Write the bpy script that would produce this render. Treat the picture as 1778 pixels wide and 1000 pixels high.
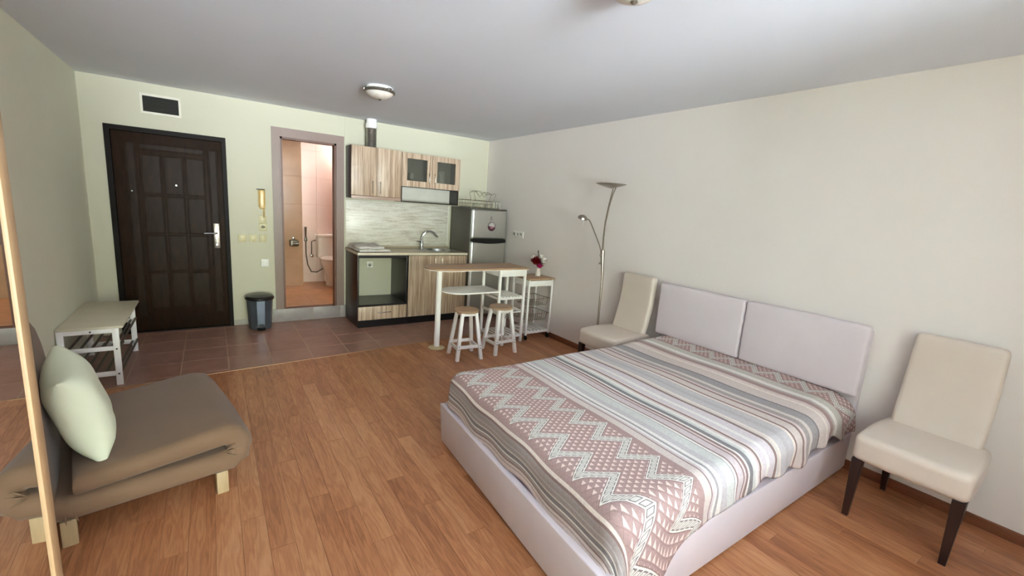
import bpy, bmesh, math, random
from mathutils import Vector, Matrix
random.seed(7)
PI = math.pi
for o in list(bpy.data.objects): bpy.data.objects.remove(o)
SC = bpy.context.scene
COL = SC.collection

# ------------------------------------------------------------------ camera
CAM = Vector((-3.36123, -5.64455, 1.52288))
YAW, PITCH, ROLL, FPX = 0.610225, 0.181702, 0.0712100, 751.503
fw = Vector((math.sin(YAW)*math.cos(PITCH), math.cos(YAW)*math.cos(PITCH), -math.sin(PITCH)))
r0 = Vector((math.cos(YAW), -math.sin(YAW), 0)); u0 = r0.cross(fw)
rr = math.cos(ROLL)*r0 + math.sin(ROLL)*u0; uu = -math.sin(ROLL)*r0 + math.cos(ROLL)*u0
cam = bpy.data.cameras.new('camera'); camo = bpy.data.objects.new('camera', cam); COL.objects.link(camo)
camo.matrix_world = Matrix(((rr.x, uu.x, -fw.x, CAM.x), (rr.y, uu.y, -fw.y, CAM.y), (rr.z, uu.z, -fw.z, CAM.z), (0, 0, 0, 1)))
cam.sensor_width = 36; cam.sensor_fit = 'HORIZONTAL'; cam.lens = FPX/1778*36; cam.clip_start = .02
SC.camera = camo
SC.view_settings.view_transform = 'Standard'; SC.view_settings.look = 'None'
SC.view_settings.gamma = 1; SC.view_settings.use_curve_mapping = False
SC.view_settings.exposure = 1.12
SC.cycles.use_denoising = True
SC.cycles.max_bounces = 10; SC.cycles.diffuse_bounces = 7; SC.cycles.glossy_bounces = 5
SC.cycles.transmission_bounces = 6; SC.cycles.transparent_max_bounces = 12
SC.cycles.caustics_reflective = False; SC.cycles.caustics_refractive = False
SC.cycles.sample_clamp_indirect = 8

# ------------------------------------------------------------------ world: overcast daylight over green trees
W = bpy.data.worlds.new('daylight'); SC.world = W; W.use_nodes = True
nt = W.node_tree; nt.nodes.clear()
wo = nt.nodes.new('ShaderNodeOutputWorld'); bg = nt.nodes.new('ShaderNodeBackground')
tc = nt.nodes.new('ShaderNodeTexCoord'); sx = nt.nodes.new('ShaderNodeSeparateXYZ'); rp = nt.nodes.new('ShaderNodeValToRGB')
mp = nt.nodes.new('ShaderNodeMapRange'); mp.inputs[1].default_value = -.5; mp.inputs[2].default_value = .8
nt.links.new(tc.outputs['Generated'], sx.inputs[0]); nt.links.new(sx.outputs[2], mp.inputs[0]); nt.links.new(mp.outputs[0], rp.inputs[0])
nt.links.new(rp.outputs[0], bg.inputs[0]); nt.links.new(bg.outputs[0], wo.inputs[0])
cr = rp.color_ramp
cr.elements[0].position = 0; cr.elements[0].color = (1.14, 1.22, 1.34, 1)
cr.elements[1].position = 1; cr.elements[1].color = (.82, .97, 1.22, 1)
for p_, c_ in ((.34, (1.14, 1.22, 1.34, 1)), (.40, (.50, .56, .42, 1)), (.50, (.56, .62, .46, 1)), (.58, (.87, .99, 1.17, 1))):
    e = cr.elements.new(p_); e.color = c_
bg.inputs[1].default_value = 40
H = 2.45; XL = -4.314; YF = -11.4       # ceiling height, left wall, window wall
WX0, WX1, WZ0, WZ1 = -4.2, -1.8, .06, 2.38
L = bpy.data.lights.new('window_daylight', 'AREA'); L.shape = 'RECTANGLE'; L.size = WX1-WX0; L.size_y = WZ1-WZ0
L.cycles.is_portal = True
lo = bpy.data.objects.new('window_daylight', L); COL.objects.link(lo)
lo.location = ((WX0+WX1)/2, YF-.12, (WZ0+WZ1)/2); lo.rotation_euler = (-PI/2, 0, 0)
lo.rotation_euler = Vector((0, 1, 0)).to_track_quat('-Z', 'Z').to_euler()

# ------------------------------------------------------------------ node helpers
def lin(c):
    f = lambda v: (v/12.92 if v <= .04045 else ((v+.055)/1.055)**2.4)
    return tuple(f(v/255) for v in c) + (1,)
class S_:
    """socket wrapper with arithmetic"""
    def __init__(s, nt, k): s.nt, s.k = nt, k
    def _m(s, op, *a):
        n = s.nt.nodes.new('ShaderNodeMath'); n.operation = op
        for i, v in enumerate((s,)+a):
            if isinstance(v, S_): s.nt.links.new(v.k, n.inputs[i])
            else: n.inputs[i].default_value = v
        return S_(s.nt, n.outputs[0])
    def __add__(s, o): return s._m('ADD', o)
    def __sub__(s, o): return s._m('SUBTRACT', o)
    def __mul__(s, o): return s._m('MULTIPLY', o)
    def __truediv__(s, o): return s._m('DIVIDE', o)
    def gt(s, o): return s._m('GREATER_THAN', o)
    def lt(s, o): return s._m('LESS_THAN', o)
    def fr(s): return s._m('FRACT')
    def ab(s): return s._m('ABSOLUTE')
    def mx(s, o): return s._m('MAXIMUM', o)
def mixc(nt, f, a, b):
    n = nt.nodes.new('ShaderNodeMix'); n.data_type = 'RGBA'
    for k, v in (('Factor', f), ('A', a), ('B', b)):
        i = [x for x in n.inputs if x.name == k and (x.type == 'RGBA') == (k != 'Factor')][0]
        if isinstance(v, S_): nt.links.new(v.k, i)
        elif hasattr(v, 'node'): nt.links.new(v, i)
        else: i.default_value = v
    return [x for x in n.outputs if x.type == 'RGBA'][0]
MATS = {}
def base_mat(name, rough=.6, metal=0.):
    m = bpy.data.materials.new(name); m.use_nodes = True; nt = m.node_tree
    b = nt.nodes['Principled BSDF']; b.inputs['Roughness'].default_value = rough; b.inputs['Metallic'].default_value = metal
    MATS[name] = m
    return m, nt, b
def ramp(nt, fac, stops, interp='LINEAR'):
    n = nt.nodes.new('ShaderNodeValToRGB'); n.color_ramp.interpolation = interp
    nt.links.new(fac, n.inputs[0]); e = n.color_ramp.elements
    e[0].position, e[0].color = stops[0][0], stops[0][1]; e[1].position, e[1].color = stops[-1][0], stops[-1][1]
    for p_, c_ in stops[1:-1]:
        k = e.new(p_); k.color = c_
    return n.outputs[0]
def noise(nt, scale, detail=3, vec=None, stretch=None, rnd=False):
    tcn = nt.nodes.new('ShaderNodeTexCoord'); mpn = nt.nodes.new('ShaderNodeMapping')
    nt.links.new(vec if vec is not None else tcn.outputs['Object'], mpn.inputs[0])
    if stretch: mpn.inputs['Scale'].default_value = stretch
    if rnd:
        oi = nt.nodes.new('ShaderNodeObjectInfo'); cm = nt.nodes.new('ShaderNodeCombineXYZ')
        for i, k in enumerate((13.7, 31.1, 7.9)):
            q = S_(nt, oi.outputs['Random'])*k; nt.links.new(q.k, cm.inputs[i])
        nt.links.new(cm.outputs[0], mpn.inputs['Location'])
    n = nt.nodes.new('ShaderNodeTexNoise'); n.inputs['Scale'].default_value = scale; n.inputs['Detail'].default_value = detail
    nt.links.new(mpn.outputs[0], n.inputs['Vector'])
    return n.outputs[0]
def bump(nt, b, h, strength=.2, dist=.01):
    n = nt.nodes.new('ShaderNodeBump'); n.inputs['Strength'].default_value = strength; n.inputs['Distance'].default_value = dist
    nt.links.new(h, n.inputs['Height']); nt.links.new(n.outputs[0], b.inputs['Normal'])
def mat(name, c, rough=.6, metal=0., var=.06, scale=8, bmp=0., bscale=120, spec=None, stretch=None, coat=0, rvar=0):
    """plain procedural material: a colour with slight noise variation, optional fine relief"""
    m, nt, b = base_mat(name, rough, metal); c = lin(c)
    lo_ = tuple(max(0, v*(1-var)) for v in c[:3])+(1,); hi = tuple(min(1, v*(1+var)) for v in c[:3])+(1,)
    nz = noise(nt, scale, 4, stretch=stretch)
    nt.links.new(ramp(nt, nz, [(.3, lo_), (.7, hi)]), b.inputs['Base Color'])
    if bmp: bump(nt, b, noise(nt, bscale, 3), bmp, .004)
    if rvar:
        q = S_(nt, noise(nt, 14, 3))*rvar + (rough-rvar/2); nt.links.new(q.k, b.inputs['Roughness'])
    if spec is not None: b.inputs['Specular IOR Level'].default_value = spec
    if coat: b.inputs['Coat Weight'].default_value = coat
    return m
# paint and building
WALLR = mat('cream_wall_paint', (236, 229, 225), .75, var=.015, scale=1.5, bmp=.12, bscale=160)
WALLB = mat('pale_green_cream_paint', (204, 200, 178), .75, var=.015, scale=1.5, bmp=.12, bscale=160)
WALLL = mat('pale_green_paint', (230, 230, 210), .75, var=.02, scale=1.5, bmp=.12, bscale=160)
CEIL = mat('ceiling_paint', (226, 229, 237), .8, var=.015, scale=1.2, bmp=.1, bscale=140)
GROUT = mat('grout', (186, 158, 138), .9, var=.1, scale=30)
SUB = mat('dark_underlay', (70, 42, 28), .9)
BATHTAN = mat('tan_glazed_tile', (188, 154, 124), .14, var=.07, scale=5)
BATHPINK = mat('pink_glazed_tile', (238, 216, 208), .22, var=.03, scale=6)
BATHFLOOR = mat('orange_bath_tile', (206, 158, 116), .35, var=.1, scale=9)
BATHGROUT = mat('bath_grout', (206, 178, 160), .9)
STEPT = mat('grey_step_tile', (158, 148, 146), .4, var=.08, scale=14)
SKIRT = mat('skirting_wood', (122, 72, 46), .45, var=.15, scale=6, stretch=(8, 1, 8))
SKIRTT = mat('skirting_tile', (176, 168, 158), .4, var=.06)
METAL = mat('brushed_nickel', (168, 158, 148), .32, 1., var=.06, scale=40)
CHROME = mat('chrome', (205, 205, 205), .12, 1., var=.02)
STEEL = mat('sink_steel', (178, 178, 176), .28, 1., var=.04, scale=30)
WHITEP = mat('white_paint_wood', (247, 245, 242), .42, var=.03, scale=10)
WHITEG = mat('white_plastic', (238, 236, 230), .35, var=.02)
BEIGEP = mat('cream_plastic', (208, 197, 156), .35, var=.03)
YELLP = mat('aged_yellow_plastic', (214, 180, 112), .3, var=.08, scale=20)
BLACKP = mat('black_plastic', (16, 16, 18), .28, var=.1)
DARKHOLE = mat('dark_recess', (20, 22, 18), .8)
LAVEND = mat('lavender_upholstery', (220, 209, 214), .85, var=.03, scale=5, bmp=.25, bscale=500)
LEATH = mat('cream_leatherette', (216, 202, 190), .38, var=.02, scale=5, bmp=.06, bscale=260)
DARKLEG = mat('dark_stained_leg', (38, 20, 18), .35, var=.2, scale=12, stretch=(6, 6, 1))
TAUPE = mat('taupe_microfibre', (116, 89, 66), .8, var=.07, scale=4, bmp=.2, bscale=420)
TAUPE.node_tree.nodes['Principled BSDF'].inputs['Sheen Weight'].default_value = .15
PINE = mat('pale_pine', (172, 148, 112), .5, var=.08, scale=8, stretch=(6, 6, 1))
PINEF = mat('mirror_frame_wood', (176, 143, 106), .5, var=.08, scale=8, stretch=(8, 8, 1))
LIME = mat('lime_cotton', (222, 226, 202), .85, var=.03, scale=6, bmp=.25, bscale=380)
LILAC = mat('lilac_sheet', (206, 182, 200), .9, var=.06, scale=30)
WENGE = mat('wenge_board', (34, 18, 17), .35, var=.25, scale=9, stretch=(7, 7, 1))
OVENB = mat('dark_carcass_board', (30, 26, 32), .3, var=.2, scale=9)
DOORD = mat('dark_brown_door', (42, 27, 17), .5, var=.25, scale=7, bmp=.25, bscale=70, stretch=(4, 4, 1), spec=.15)
DOORF = mat('dark_door_frame', (22, 15, 11), .5, var=.2, scale=7, spec=.12)
FRAMEB = mat('taupe_door_frame', (138, 116, 106), .45, var=.08, scale=10, stretch=(8, 8, 1))
JAMB = mat('brown_jamb', (104, 66, 50), .45, var=.1, scale=10)
COUNTER = mat('beige_worktop', (176, 160, 140), .3, var=.08, scale=40)
COUNTERE = mat('worktop_edge', (214, 202, 182), .4, var=.05)
FRIDGE_S = mat('fridge_side_grey', (92, 88, 80), .42, .3, var=.04)
FRIDGE_D = mat('fridge_silver', (182, 180, 174), .36, .75, var=.03, scale=60, stretch=(1, 1, 14))
FRIDGE_GLINT = mat('fridge_door_edge', (236, 240, 242), .3, .45, var=.02)
BINM = mat('bin_grey_metal', (96, 104, 116), .32, .55, var=.05)
TOPWOOD = mat('tabletop_wood', (176, 142, 112), .42, var=.1, scale=6, stretch=(1, 9, 9))
STOOLW = mat('stool_seat_wood', (168, 136, 108), .45, var=.1, scale=7, stretch=(1, 9, 9))
ROD = mat('grey_metal_rod', (110, 104, 94), .4, .7)
WIRE = mat('steel_wire', (150, 140, 122), .3, .9)
CREAMCAST = mat('cream_disc', (214, 202, 160), .4, var=.05)
CERAM = mat('white_ceramic', (240, 236, 230), .15, var=.01)
VASE = mat('vase_ceramic', (238, 228, 220), .3, var=.04, scale=20)
REDP = mat('red_petal', (140, 8, 22), .6, var=.2, scale=40)
PINKP = mat('magenta_petal', (200, 36, 116), .6, var=.2, scale=40)
WHITEPET = mat('white_petal', (246, 240, 236), .6, var=.05, scale=40)
LEAF = mat('dark_leaf', (34, 40, 26), .5, var=.3, scale=30)
TWIG = mat('dark_twig', (40, 22, 30), .6)
TOWEL = mat('grey_towel', (216, 210, 206), .95, var=.14, scale=22, bmp=.8, bscale=160)
FOIL = mat('foil_duct', (176, 172, 164), .38, 1., var=.1, scale=30)
VENTW = mat('vent_frame', (222, 216, 200), .5)
VENTS = mat('vent_slat', (52, 52, 46), .55, .3)
STICKD = mat('sticker_dark', (70, 28, 46), .35)
STICKW = mat('sticker_silver', (214, 212, 210), .25, .4)
LOGO = mat('logo_grey', (112, 112, 112), .3, .5)
LAMPMETAL = mat('antique_nickel', (150, 144, 134), .35, .9, var=.2, scale=50)
PLEATD = mat('screw_dark', (60, 56, 50), .4, .6)

def zebra():
    m, nt, b = base_mat('zebrano_front', .42)
    n1 = noise(nt, 5, 4, stretch=(11, 11, .28), rnd=True); n2 = noise(nt, 30, 3, stretch=(9, 9, .2), rnd=True)
    q = S_(nt, n1)*.66 + S_(nt, n2)*.34
    nt.links.new(ramp(nt, q.k, [(.34, lin((132, 106, 86))), (.45, lin((168, 142, 118))), (.53, lin((194, 170, 146))), (.64, lin((212, 192, 168)))]), b.inputs['Base Color'])
    return m
ZEBRA = zebra()
def travertine():
    m, nt, b = base_mat('travertine_panel', .35)
    n1 = noise(nt, 5, 5, stretch=(.8, 1, 7)); n2 = noise(nt, 26, 3, stretch=(1, 1, 3))
    q = S_(nt, n1)*.75 + S_(nt, n2)*.25
    nt.links.new(ramp(nt, q.k, [(.34, lin((186, 175, 160))), (.5, lin((216, 210, 197))), (.62, lin((228, 224, 214)))]), b.inputs['Base Color'])
    return m
TRAV = travertine()
def laminate():
    m, nt, b = base_mat('laminate_oak', .36)
    oi = nt.nodes.new('ShaderNodeObjectInfo')
    n1 = noise(nt, 3.2, 5, stretch=(5, .55, 1), rnd=True)
    n2 = noise(nt, 60, 3, stretch=(2.4, .12, 1), rnd=True)
    ring = S_(nt, n1)*9; ring = (ring.fr()-.5).ab()*2
    q = S_(nt, n1)*.45 + ring*.16 + S_(nt, n2)*.22 + S_(nt, oi.outputs['Random'])*.20
    nt.links.new(ramp(nt, q.k, [(.30, lin((142, 87, 54))), (.48, lin((172, 113, 75))), (.62, lin((188, 131, 90))), (.8, lin((204, 151, 110)))]), b.inputs['Base Color'])
    bump(nt, b, n2, .05, .002)
    return m
LAMI = laminate()
def floortile():
    m, nt, b = base_mat('brown_floor_tile', .3)
    oi = nt.nodes.new('ShaderNodeObjectInfo')
    n1 = noise(nt, 6, 5, rnd=True); n2 = noise(nt, 28, 4, stretch=(1, 3, 1), rnd=True)
    q = S_(nt, n1)*.55 + S_(nt, n2)*.35 + S_(nt, oi.outputs['Random'])*.10
    nt.links.new(ramp(nt, q.k, [(.3, lin((136, 98, 86))), (.5, lin((156, 115, 101))), (.72, lin((174, 133, 119)))]), b.inputs['Base Color'])
    r_ = S_(nt, n1)*.10 + .26; nt.links.new(r_.k, b.inputs['Roughness'])
    return m
FTILE = floortile()
def glass(name, c, rough, mixf):
    m = bpy.data.materials.new(name); m.use_nodes = True; nt = m.node_tree; nt.nodes.clear()
    o = nt.nodes.new('ShaderNodeOutputMaterial'); mx = nt.nodes.new('ShaderNodeMixShader')
    t = nt.nodes.new('ShaderNodeBsdfTransparent'); g = nt.nodes.new('ShaderNodeBsdfGlossy')
    t.inputs[0].default_value = lin(c); g.inputs['Roughness'].default_value = rough; mx.inputs[0].default_value = mixf
    nt.links.new(t.outputs[0], mx.inputs[1]); nt.links.new(g.outputs[0], mx.inputs[2]); nt.links.new(mx.outputs[0], o.inputs[0])
    return m
PANE = glass('window_glass', (250, 252, 250), .02, .05)
def smoke():
    m, nt, b = base_mat('smoked_frosted_glass', .2)
    nt.links.new(ramp(nt, noise(nt, 12, 2), [(.3, lin((92, 92, 86))), (.7, lin((112, 112, 106)))]), b.inputs['Base Color'])
    t = nt.nodes.new('ShaderNodeBsdfTransparent'); t.inputs[0].default_value = (.80, .80, .76, 1)
    mx = nt.nodes.new('ShaderNodeMixShader'); mx.inputs[0].default_value = .30
    nt.links.new(t.outputs[0], mx.inputs[1]); nt.links.new(b.outputs[0], mx.inputs[2]); nt.links.new(mx.outputs[0], nt.nodes['Material Output'].inputs[0])
    return m
SMOKE = smoke()
def lampglass():
    m, nt, b = base_mat('frosted_lamp_glass', .35)
    nz = noise(nt, 25, 3)
    nt.links.new(ramp(nt, nz, [(.3, lin((214, 204, 192))), (.7, lin((236, 228, 218)))]), b.inputs['Base Color'])
    b.inputs['Subsurface Weight'].default_value = .1
    return m
LGLASS = lampglass()
m, nt, b = base_mat('mirror_silver', .015, 1.); b.inputs['Base Color'].default_value = (.86, .87, .86, 1)
q = S_(nt, noise(nt, 3, 2))*.01 + .008; nt.links.new(q.k, b.inputs['Roughness']); MIRROR = m
m, nt, b = base_mat('bathroom_lamp_glow', .5)
b.inputs['Emission Color'].default_value = (1, .86, .72, 1); b.inputs['Emission Strength'].default_value = 5; GLOW = m
nt.links.new(ramp(nt, noise(nt, 4), [(.3, (.9, .85, .8, 1)), (.7, (.95, .9, .85, 1))]), b.inputs['Base Color'])

# blanket print: stripes in the middle, zigzag borders at head and foot
STR1 = [(.0, 'br'), (.325, 'bg'), (.335, 'gb'), (.40, 'wh'), (.438, 'bg'), (.462, 'br'), (.503, 'pk'), (.534, 'wp'), (.558, 'bp'), (.646, 'dg'), (.663, 'gr'),
        (.734, 'pa'), (.765, 'gn'), (.806, 'pk'), (.831, 'bn'), (.851, 'bp'), (.912, 'bn'), (.926, 'wp'), (.949, 'gl'), (1.0, 'gl2')]
STR2 = [(1.0, 'gl2'), (1.03, 'gl'), (1.085, 'wp'), (1.101, 'pa'), (1.124, 'bn'), (1.143, 'lv'), (1.20, 'wh'), (1.225, 'lv'), (1.265, 'wp'), (1.275, 'bn'), (1.29, 'pk'), (1.306, 'wh'),
        (1.326, 'pg'), (1.348, 'dg'), (1.378, 'wh'), (1.391, 'bn'), (1.409, 'pk'), (1.423, 'bn'), (1.433, 'lp'), (1.477, 'bn'), (1.486, 'wh'), (1.502, 'dg'), (1.507, 'pg')]
STR3 = [(1.5, 'pg'), (1.564, 'gl'), (1.605, 'wh'), (1.627, 'gr'), (1.644, 'wh'), (1.66, 'lp'), (1.672, 'bn'), (1.682, 'bp'), (1.73, 'br'), (1.745, 'br'), (2.212, 'wp'), (2.23, 'br2'), (2.242, 'gn'),
        (2.27, 'gl2'), (2.28, 'gn'), (2.298, 'pa'), (2.306, 'dg'), (2.325, 'wh'), (2.335, 'gn'), (2.35, 'bn'), (2.356, 'bp'), (2.372, 'bn'), (2.378, 'pk'), (2.5, 'pk')]
PAL = dict(br=(176, 148, 144), br2=(150, 126, 122), bg=(196, 186, 180), gb=(206, 202, 194), wh=(240, 236, 232), wp=(240, 228, 220), pk=(224, 208, 206), bp=(220, 207, 202),
           dg=(142, 138, 140), gr=(170, 164, 166), pa=(222, 214, 208), gn=(176, 166, 164), bn=(150, 126, 122), gl=(206, 200, 202), gl2=(196, 190, 192), lv=(222, 212, 216), pg=(216, 216, 212), lp=(216, 202, 204))
def blanket_mat():
    m, nt, b = base_mat('woven_blanket', .95)
    uv = nt.nodes.new('ShaderNodeUVMap'); sp = nt.nodes.new('ShaderNodeSeparateXYZ'); nt.links.new(uv.outputs[0], sp.inputs[0])
    s, t = S_(nt, sp.outputs[0])*3, S_(nt, sp.outputs[1])*3
    def strip(lst, a, b_):
        f = (s-a)*(1/(b_-a)); return ramp(nt, f.k, [((p_-a)/(b_-a), lin(PAL[c_])) for p_, c_ in lst], 'CONSTANT')
    c = mixc(nt, s.gt(1.0), strip(STR1, 0, 1.0), strip(STR2, 1.0, 1.507))
    c = mixc(nt, s.gt(1.507), c, strip(STR3, 1.5, 2.5))
    foot = s.gt(1.98-.235)*s.lt(2.205); head = s.lt(.32)
    bb = (s-1.745)*s.gt(1.0) + (s*-1+.325)*s.lt(1.0)
    P_, A_ = .1625, .13
    mm = ((t-4.196)/P_).fr(); w = (mm*2-1).ab()
    # triangles on a skewed lattice
    al = ((bb/A_ + t/(P_/2))*2.5).fr(); be = ((t/(P_/2) - bb/A_)*2.5).fr()
    tri = (al-be).gt(.14)*al.lt(.9)*be.gt(.06)
    inband = (bb-.02).gt(0)*bb.lt(.445)
    line = (al.lt(.08)+be.lt(.06)).gt(0)*.5
    cz = mixc(nt, line, lin((180, 150, 146)), lin((144, 118, 114)))
    cz = mixc(nt, tri*inband, cz, lin((238, 216, 210)))
    idx = ((mm*10).fr()-.5).ab()
    for c0 in (.10, .352):
        ac = (bb - (w-.5)*A_ - c0)/.064; aa = ac.ab()
        # dark outline, cream arm, little squares
        cz = mixc(nt, aa.lt(.62), cz, lin((150, 124, 120)))
        cz = mixc(nt, aa.lt(.53), cz, lin((238, 234, 228)))
        r_ = idx.mx(aa*1.0)
        cz = mixc(nt, r_.lt(.385), cz, lin((136, 126, 122)))
        cz = mixc(nt, r_.lt(.27), cz, lin((222, 217, 211)))
    c = mixc(nt, (foot+head).gt(0), c, cz)
    wv = noise(nt, 90, 3); wn = ramp(nt, wv, [(.25, (.82, .81, .81, 1)), (.75, (1.0, 1.0, 1.0, 1))])
    mul = nt.nodes.new('ShaderNodeMix'); mul.data_type = 'RGBA'; mul.blend_type = 'MULTIPLY'
    ins = [i for i in mul.inputs if i.type == 'RGBA']; mul.inputs[0].default_value = 1
    nt.links.new(c, ins[0]); nt.links.new(wn, ins[1])
    nt.links.new([x for x in mul.outputs if x.type == 'RGBA'][0], b.inputs['Base Color'])
    bump(nt, b, noise(nt, 260, 2), .35, .003)
    return m
BLANKET = blanket_mat()

# ------------------------------------------------------------------ mesh helpers
def link(name, me):
    o = bpy.data.objects.new(name, me); COL.objects.link(o); return o
SOFT = set()
def fin(name, bm, mt, ang=28):
    if id(bm) in SOFT: SOFT.discard(id(bm)); ang = max(ang, 60)
    bmesh.ops.recalc_face_normals(bm, faces=bm.faces)
    me = bpy.data.meshes.new(name); bm.to_mesh(me); bm.free()
    for k in (mt if isinstance(mt, (list, tuple)) else [mt]): me.materials.append(k)
    me.shade_smooth(); me.set_sharp_from_angle(angle=math.radians(ang))
    return me
def tag(o, label=None, cat=None, group=None, kind=None):
    for k, v in (('label', label), ('category', cat), ('group', group), ('kind', kind)):
        if v: o[k] = v
    return o
def thing(name, label, cat, loc=(0, 0, 0), rz=0, group=None):
    o = bpy.data.objects.new(name, None); COL.objects.link(o); o.location = loc; o.rotation_euler = (0, 0, rz); o.empty_display_size = .1
    return tag(o, label, cat, group)
def part(root, name, bm, mt, world=False, ang=28, label=None):
    """one mesh part under root; world=True: the bmesh is in room coordinates"""
    if world:
        chain = []; q = root
        while q is not None: chain.append(q); q = q.parent
        mw = Matrix.Identity(4)
        for q in reversed(chain): mw = mw @ Matrix.LocRotScale(q.location, q.rotation_euler, q.scale)
        bm.transform(mw.inverted())
    o = link(name, fin(name, bm, mt, ang)); o.parent = root
    if label: o['label'] = label
    return o
def solo(name, bm, mt, label=None, cat=None, group=None, kind=None, ang=28):
    return tag(link(name, fin(name, bm, mt, ang)), label, cat, group, kind)
def struct(name, bm, mt): return solo(name, bm, mt, kind='structure')
def copytree(o, parent=None):
    c = o.copy(); COL.objects.link(c); c.parent = parent
    for ch in list(o.children): copytree(ch, c)
    return c
def NB(): return bmesh.new()
def bx(bm, x0, x1, y0, y1, z0, z1, bev=0, seg=2):
    r = bmesh.ops.create_cube(bm, size=1)
    v = r['verts']
    for k in v: k.co = ((x0+x1)/2+k.co.x*(x1-x0), (y0+y1)/2+k.co.y*(y1-y0), (z0+z1)/2+k.co.z*(z1-z0))
    if bev:
        es = list({e for k in v for e in k.link_edges})
        bmesh.ops.bevel(bm, geom=es, offset=bev, segments=seg, affect='EDGES', profile=.5)
    return bm
def box(x0, x1, y0, y1, z0, z1, bev=0, seg=2): return bx(NB(), min(x0, x1), max(x0, x1), min(y0, y1), max(y0, y1), min(z0, z1), max(z0, z1), bev, seg)
def frame_of(d):
    d = d.normalized(); a = Vector((0, 0, 1)) if abs(d.z) < .9 else Vector((1, 0, 0))
    s_ = d.cross(a).normalized(); return s_, s_.cross(d).normalized()
def tube(bm, pts, r, n=8, closed=False, cap=True):
    """tube along points; r a number or a list"""
    pts = [Vector(q) for q in pts]; N = len(pts); rings = []
    pa = pb = None
    for i, q in enumerate(pts):
        if closed: d = pts[(i+1) % N]-pts[i-1]
        else: d = pts[min(i+1, N-1)]-pts[max(i-1, 0)]
        d = d.normalized()
        if pa is None: pa, pb = frame_of(d)
        else:
            pa = (pa-d*pa.dot(d)).normalized(); pb = pa.cross(d).normalized()
        rad = r[i] if isinstance(r, (list, tuple)) else r
        rings.append([bm.verts.new(q+pa*math.cos(2*PI*k/n)*rad+pb*math.sin(2*PI*k/n)*rad) for k in range(n)])
    for i in range(N if closed else N-1):
        A_, B_ = rings[i], rings[(i+1) % N]
        for k in range(n): bm.faces.new((A_[k], A_[(k+1) % n], B_[(k+1) % n], B_[k]))
    if cap and not closed:
        bm.faces.new(rings[0][::-1]); bm.faces.new(rings[-1])
    return bm
def lathe(bm, prof, c=(0, 0, 0), n=24, sx_=1, sy_=1):
    """revolve (radius, z) pairs about a vertical axis"""
    rings = []
    for r, z in prof:
        if r < 1e-6: rings.append([bm.verts.new((c[0], c[1], c[2]+z))])
        else: rings.append([bm.verts.new((c[0]+r*sx_*math.cos(2*PI*k/n), c[1]+r*sy_*math.sin(2*PI*k/n), c[2]+z)) for k in range(n)])
    for A_, B_ in zip(rings, rings[1:]):
        if len(A_) == 1 and len(B_) == 1: continue
        for k in range(n):
            k2 = (k+1) % n
            if len(A_) == 1: bm.faces.new((A_[0], B_[k], B_[k2]))
            elif len(B_) == 1: bm.faces.new((A_[k], A_[k2], B_[0]))
            else: bm.faces.new((A_[k], A_[k2], B_[k2], B_[k]))
    if len(rings[0]) > 1: bm.faces.new(rings[0][::-1])
    if len(rings[-1]) > 1: bm.faces.new(rings[-1])
    return bm
def rot_bm(bm, axis, ang, c=(0, 0, 0), verts=None):
    bmesh.ops.rotate(bm, verts=verts or bm.verts, cent=c, matrix=Matrix.Rotation(ang, 3, axis)); return bm
def prism(bm, poly, z0, z1, bev=0):
    a = [bm.verts.new((x, y, z0)) for x, y in poly]; b_ = [bm.verts.new((x, y, z1)) for x, y in poly]
    n = len(poly); fs = [bm.faces.new(a[::-1]), bm.faces.new(b_)]
    for k in range(n): fs.append(bm.faces.new((a[k], a[(k+1) % n], b_[(k+1) % n], b_[k])))
    if bev:
        es = [e for e in bm.edges if e.verts[0] in a+b_ and abs(e.verts[0].co.z-e.verts[1].co.z) < 1e-6]
        bmesh.ops.bevel(bm, geom=es, offset=bev, segments=2, affect='EDGES', profile=.5)
    return bm
def soft(cx, cy, cz, hx, hy, hz, r, n=10, puff=(0, 0, 0), fn=None):
    """rounded, puffed box: half sizes hx hy hz, edge radius r"""
    bm = NB()
    def ax(h):
        k = [-h, -h+r*.25, -h+r*.6, -h+r]; m = [(-h+r)+(2*h-2*r)*i/n for i in range(1, n)]
        return k+m+[-q for q in reversed(k)]
    X, Y, Z = ax(hx), ax(hy), ax(hz)
    def grid(U, V, f):
        vs = [[bm.verts.new(f(u, v)) for v in V] for u in U]
        for i in range(len(U)-1):
            for j in range(len(V)-1): bm.faces.new((vs[i][j], vs[i+1][j], vs[i+1][j+1], vs[i][j+1]))
    for sg in (-1, 1):
        grid(X, Y, lambda u, v: (u, v, sg*hz)); grid(X, Z, lambda u, v: (u, sg*hy, v)); grid(Y, Z, lambda u, v: (sg*hx, u, v))
    bmesh.ops.remove_doubles(bm, verts=bm.verts, dist=1e-5)
    for v in bm.verts:
        p_ = v.co.copy(); q = Vector((max(-hx+r, min(hx-r, p_.x)), max(-hy+r, min(hy-r, p_.y)), max(-hz+r, min(hz-r, p_.z))))
        d = p_-q
        if d.length > 1e-7: p_ = q+d.normalized()*r
        a, b_, c_ = p_.x/hx, p_.y/hy, p_.z/hz
        f = lambda k: max(0., 1-k*k)
        p_.x += math.copysign(puff[0]*f(b_)*f(c_)*min(1, abs(a)*1.), a) if puff[0] else 0
        p_.y += math.copysign(puff[1]*f(a)*f(c_)*min(1, abs(b_)), b_) if puff[1] else 0
        p_.z += math.copysign(puff[2]*f(a)*f(b_)*min(1, abs(c_)), c_) if puff[2] else 0
        if fn: p_ = Vector(fn(p_, a, b_, c_))
        v.co = p_+Vector((cx, cy, cz))
    SOFT.add(id(bm))
    return bm
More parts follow.
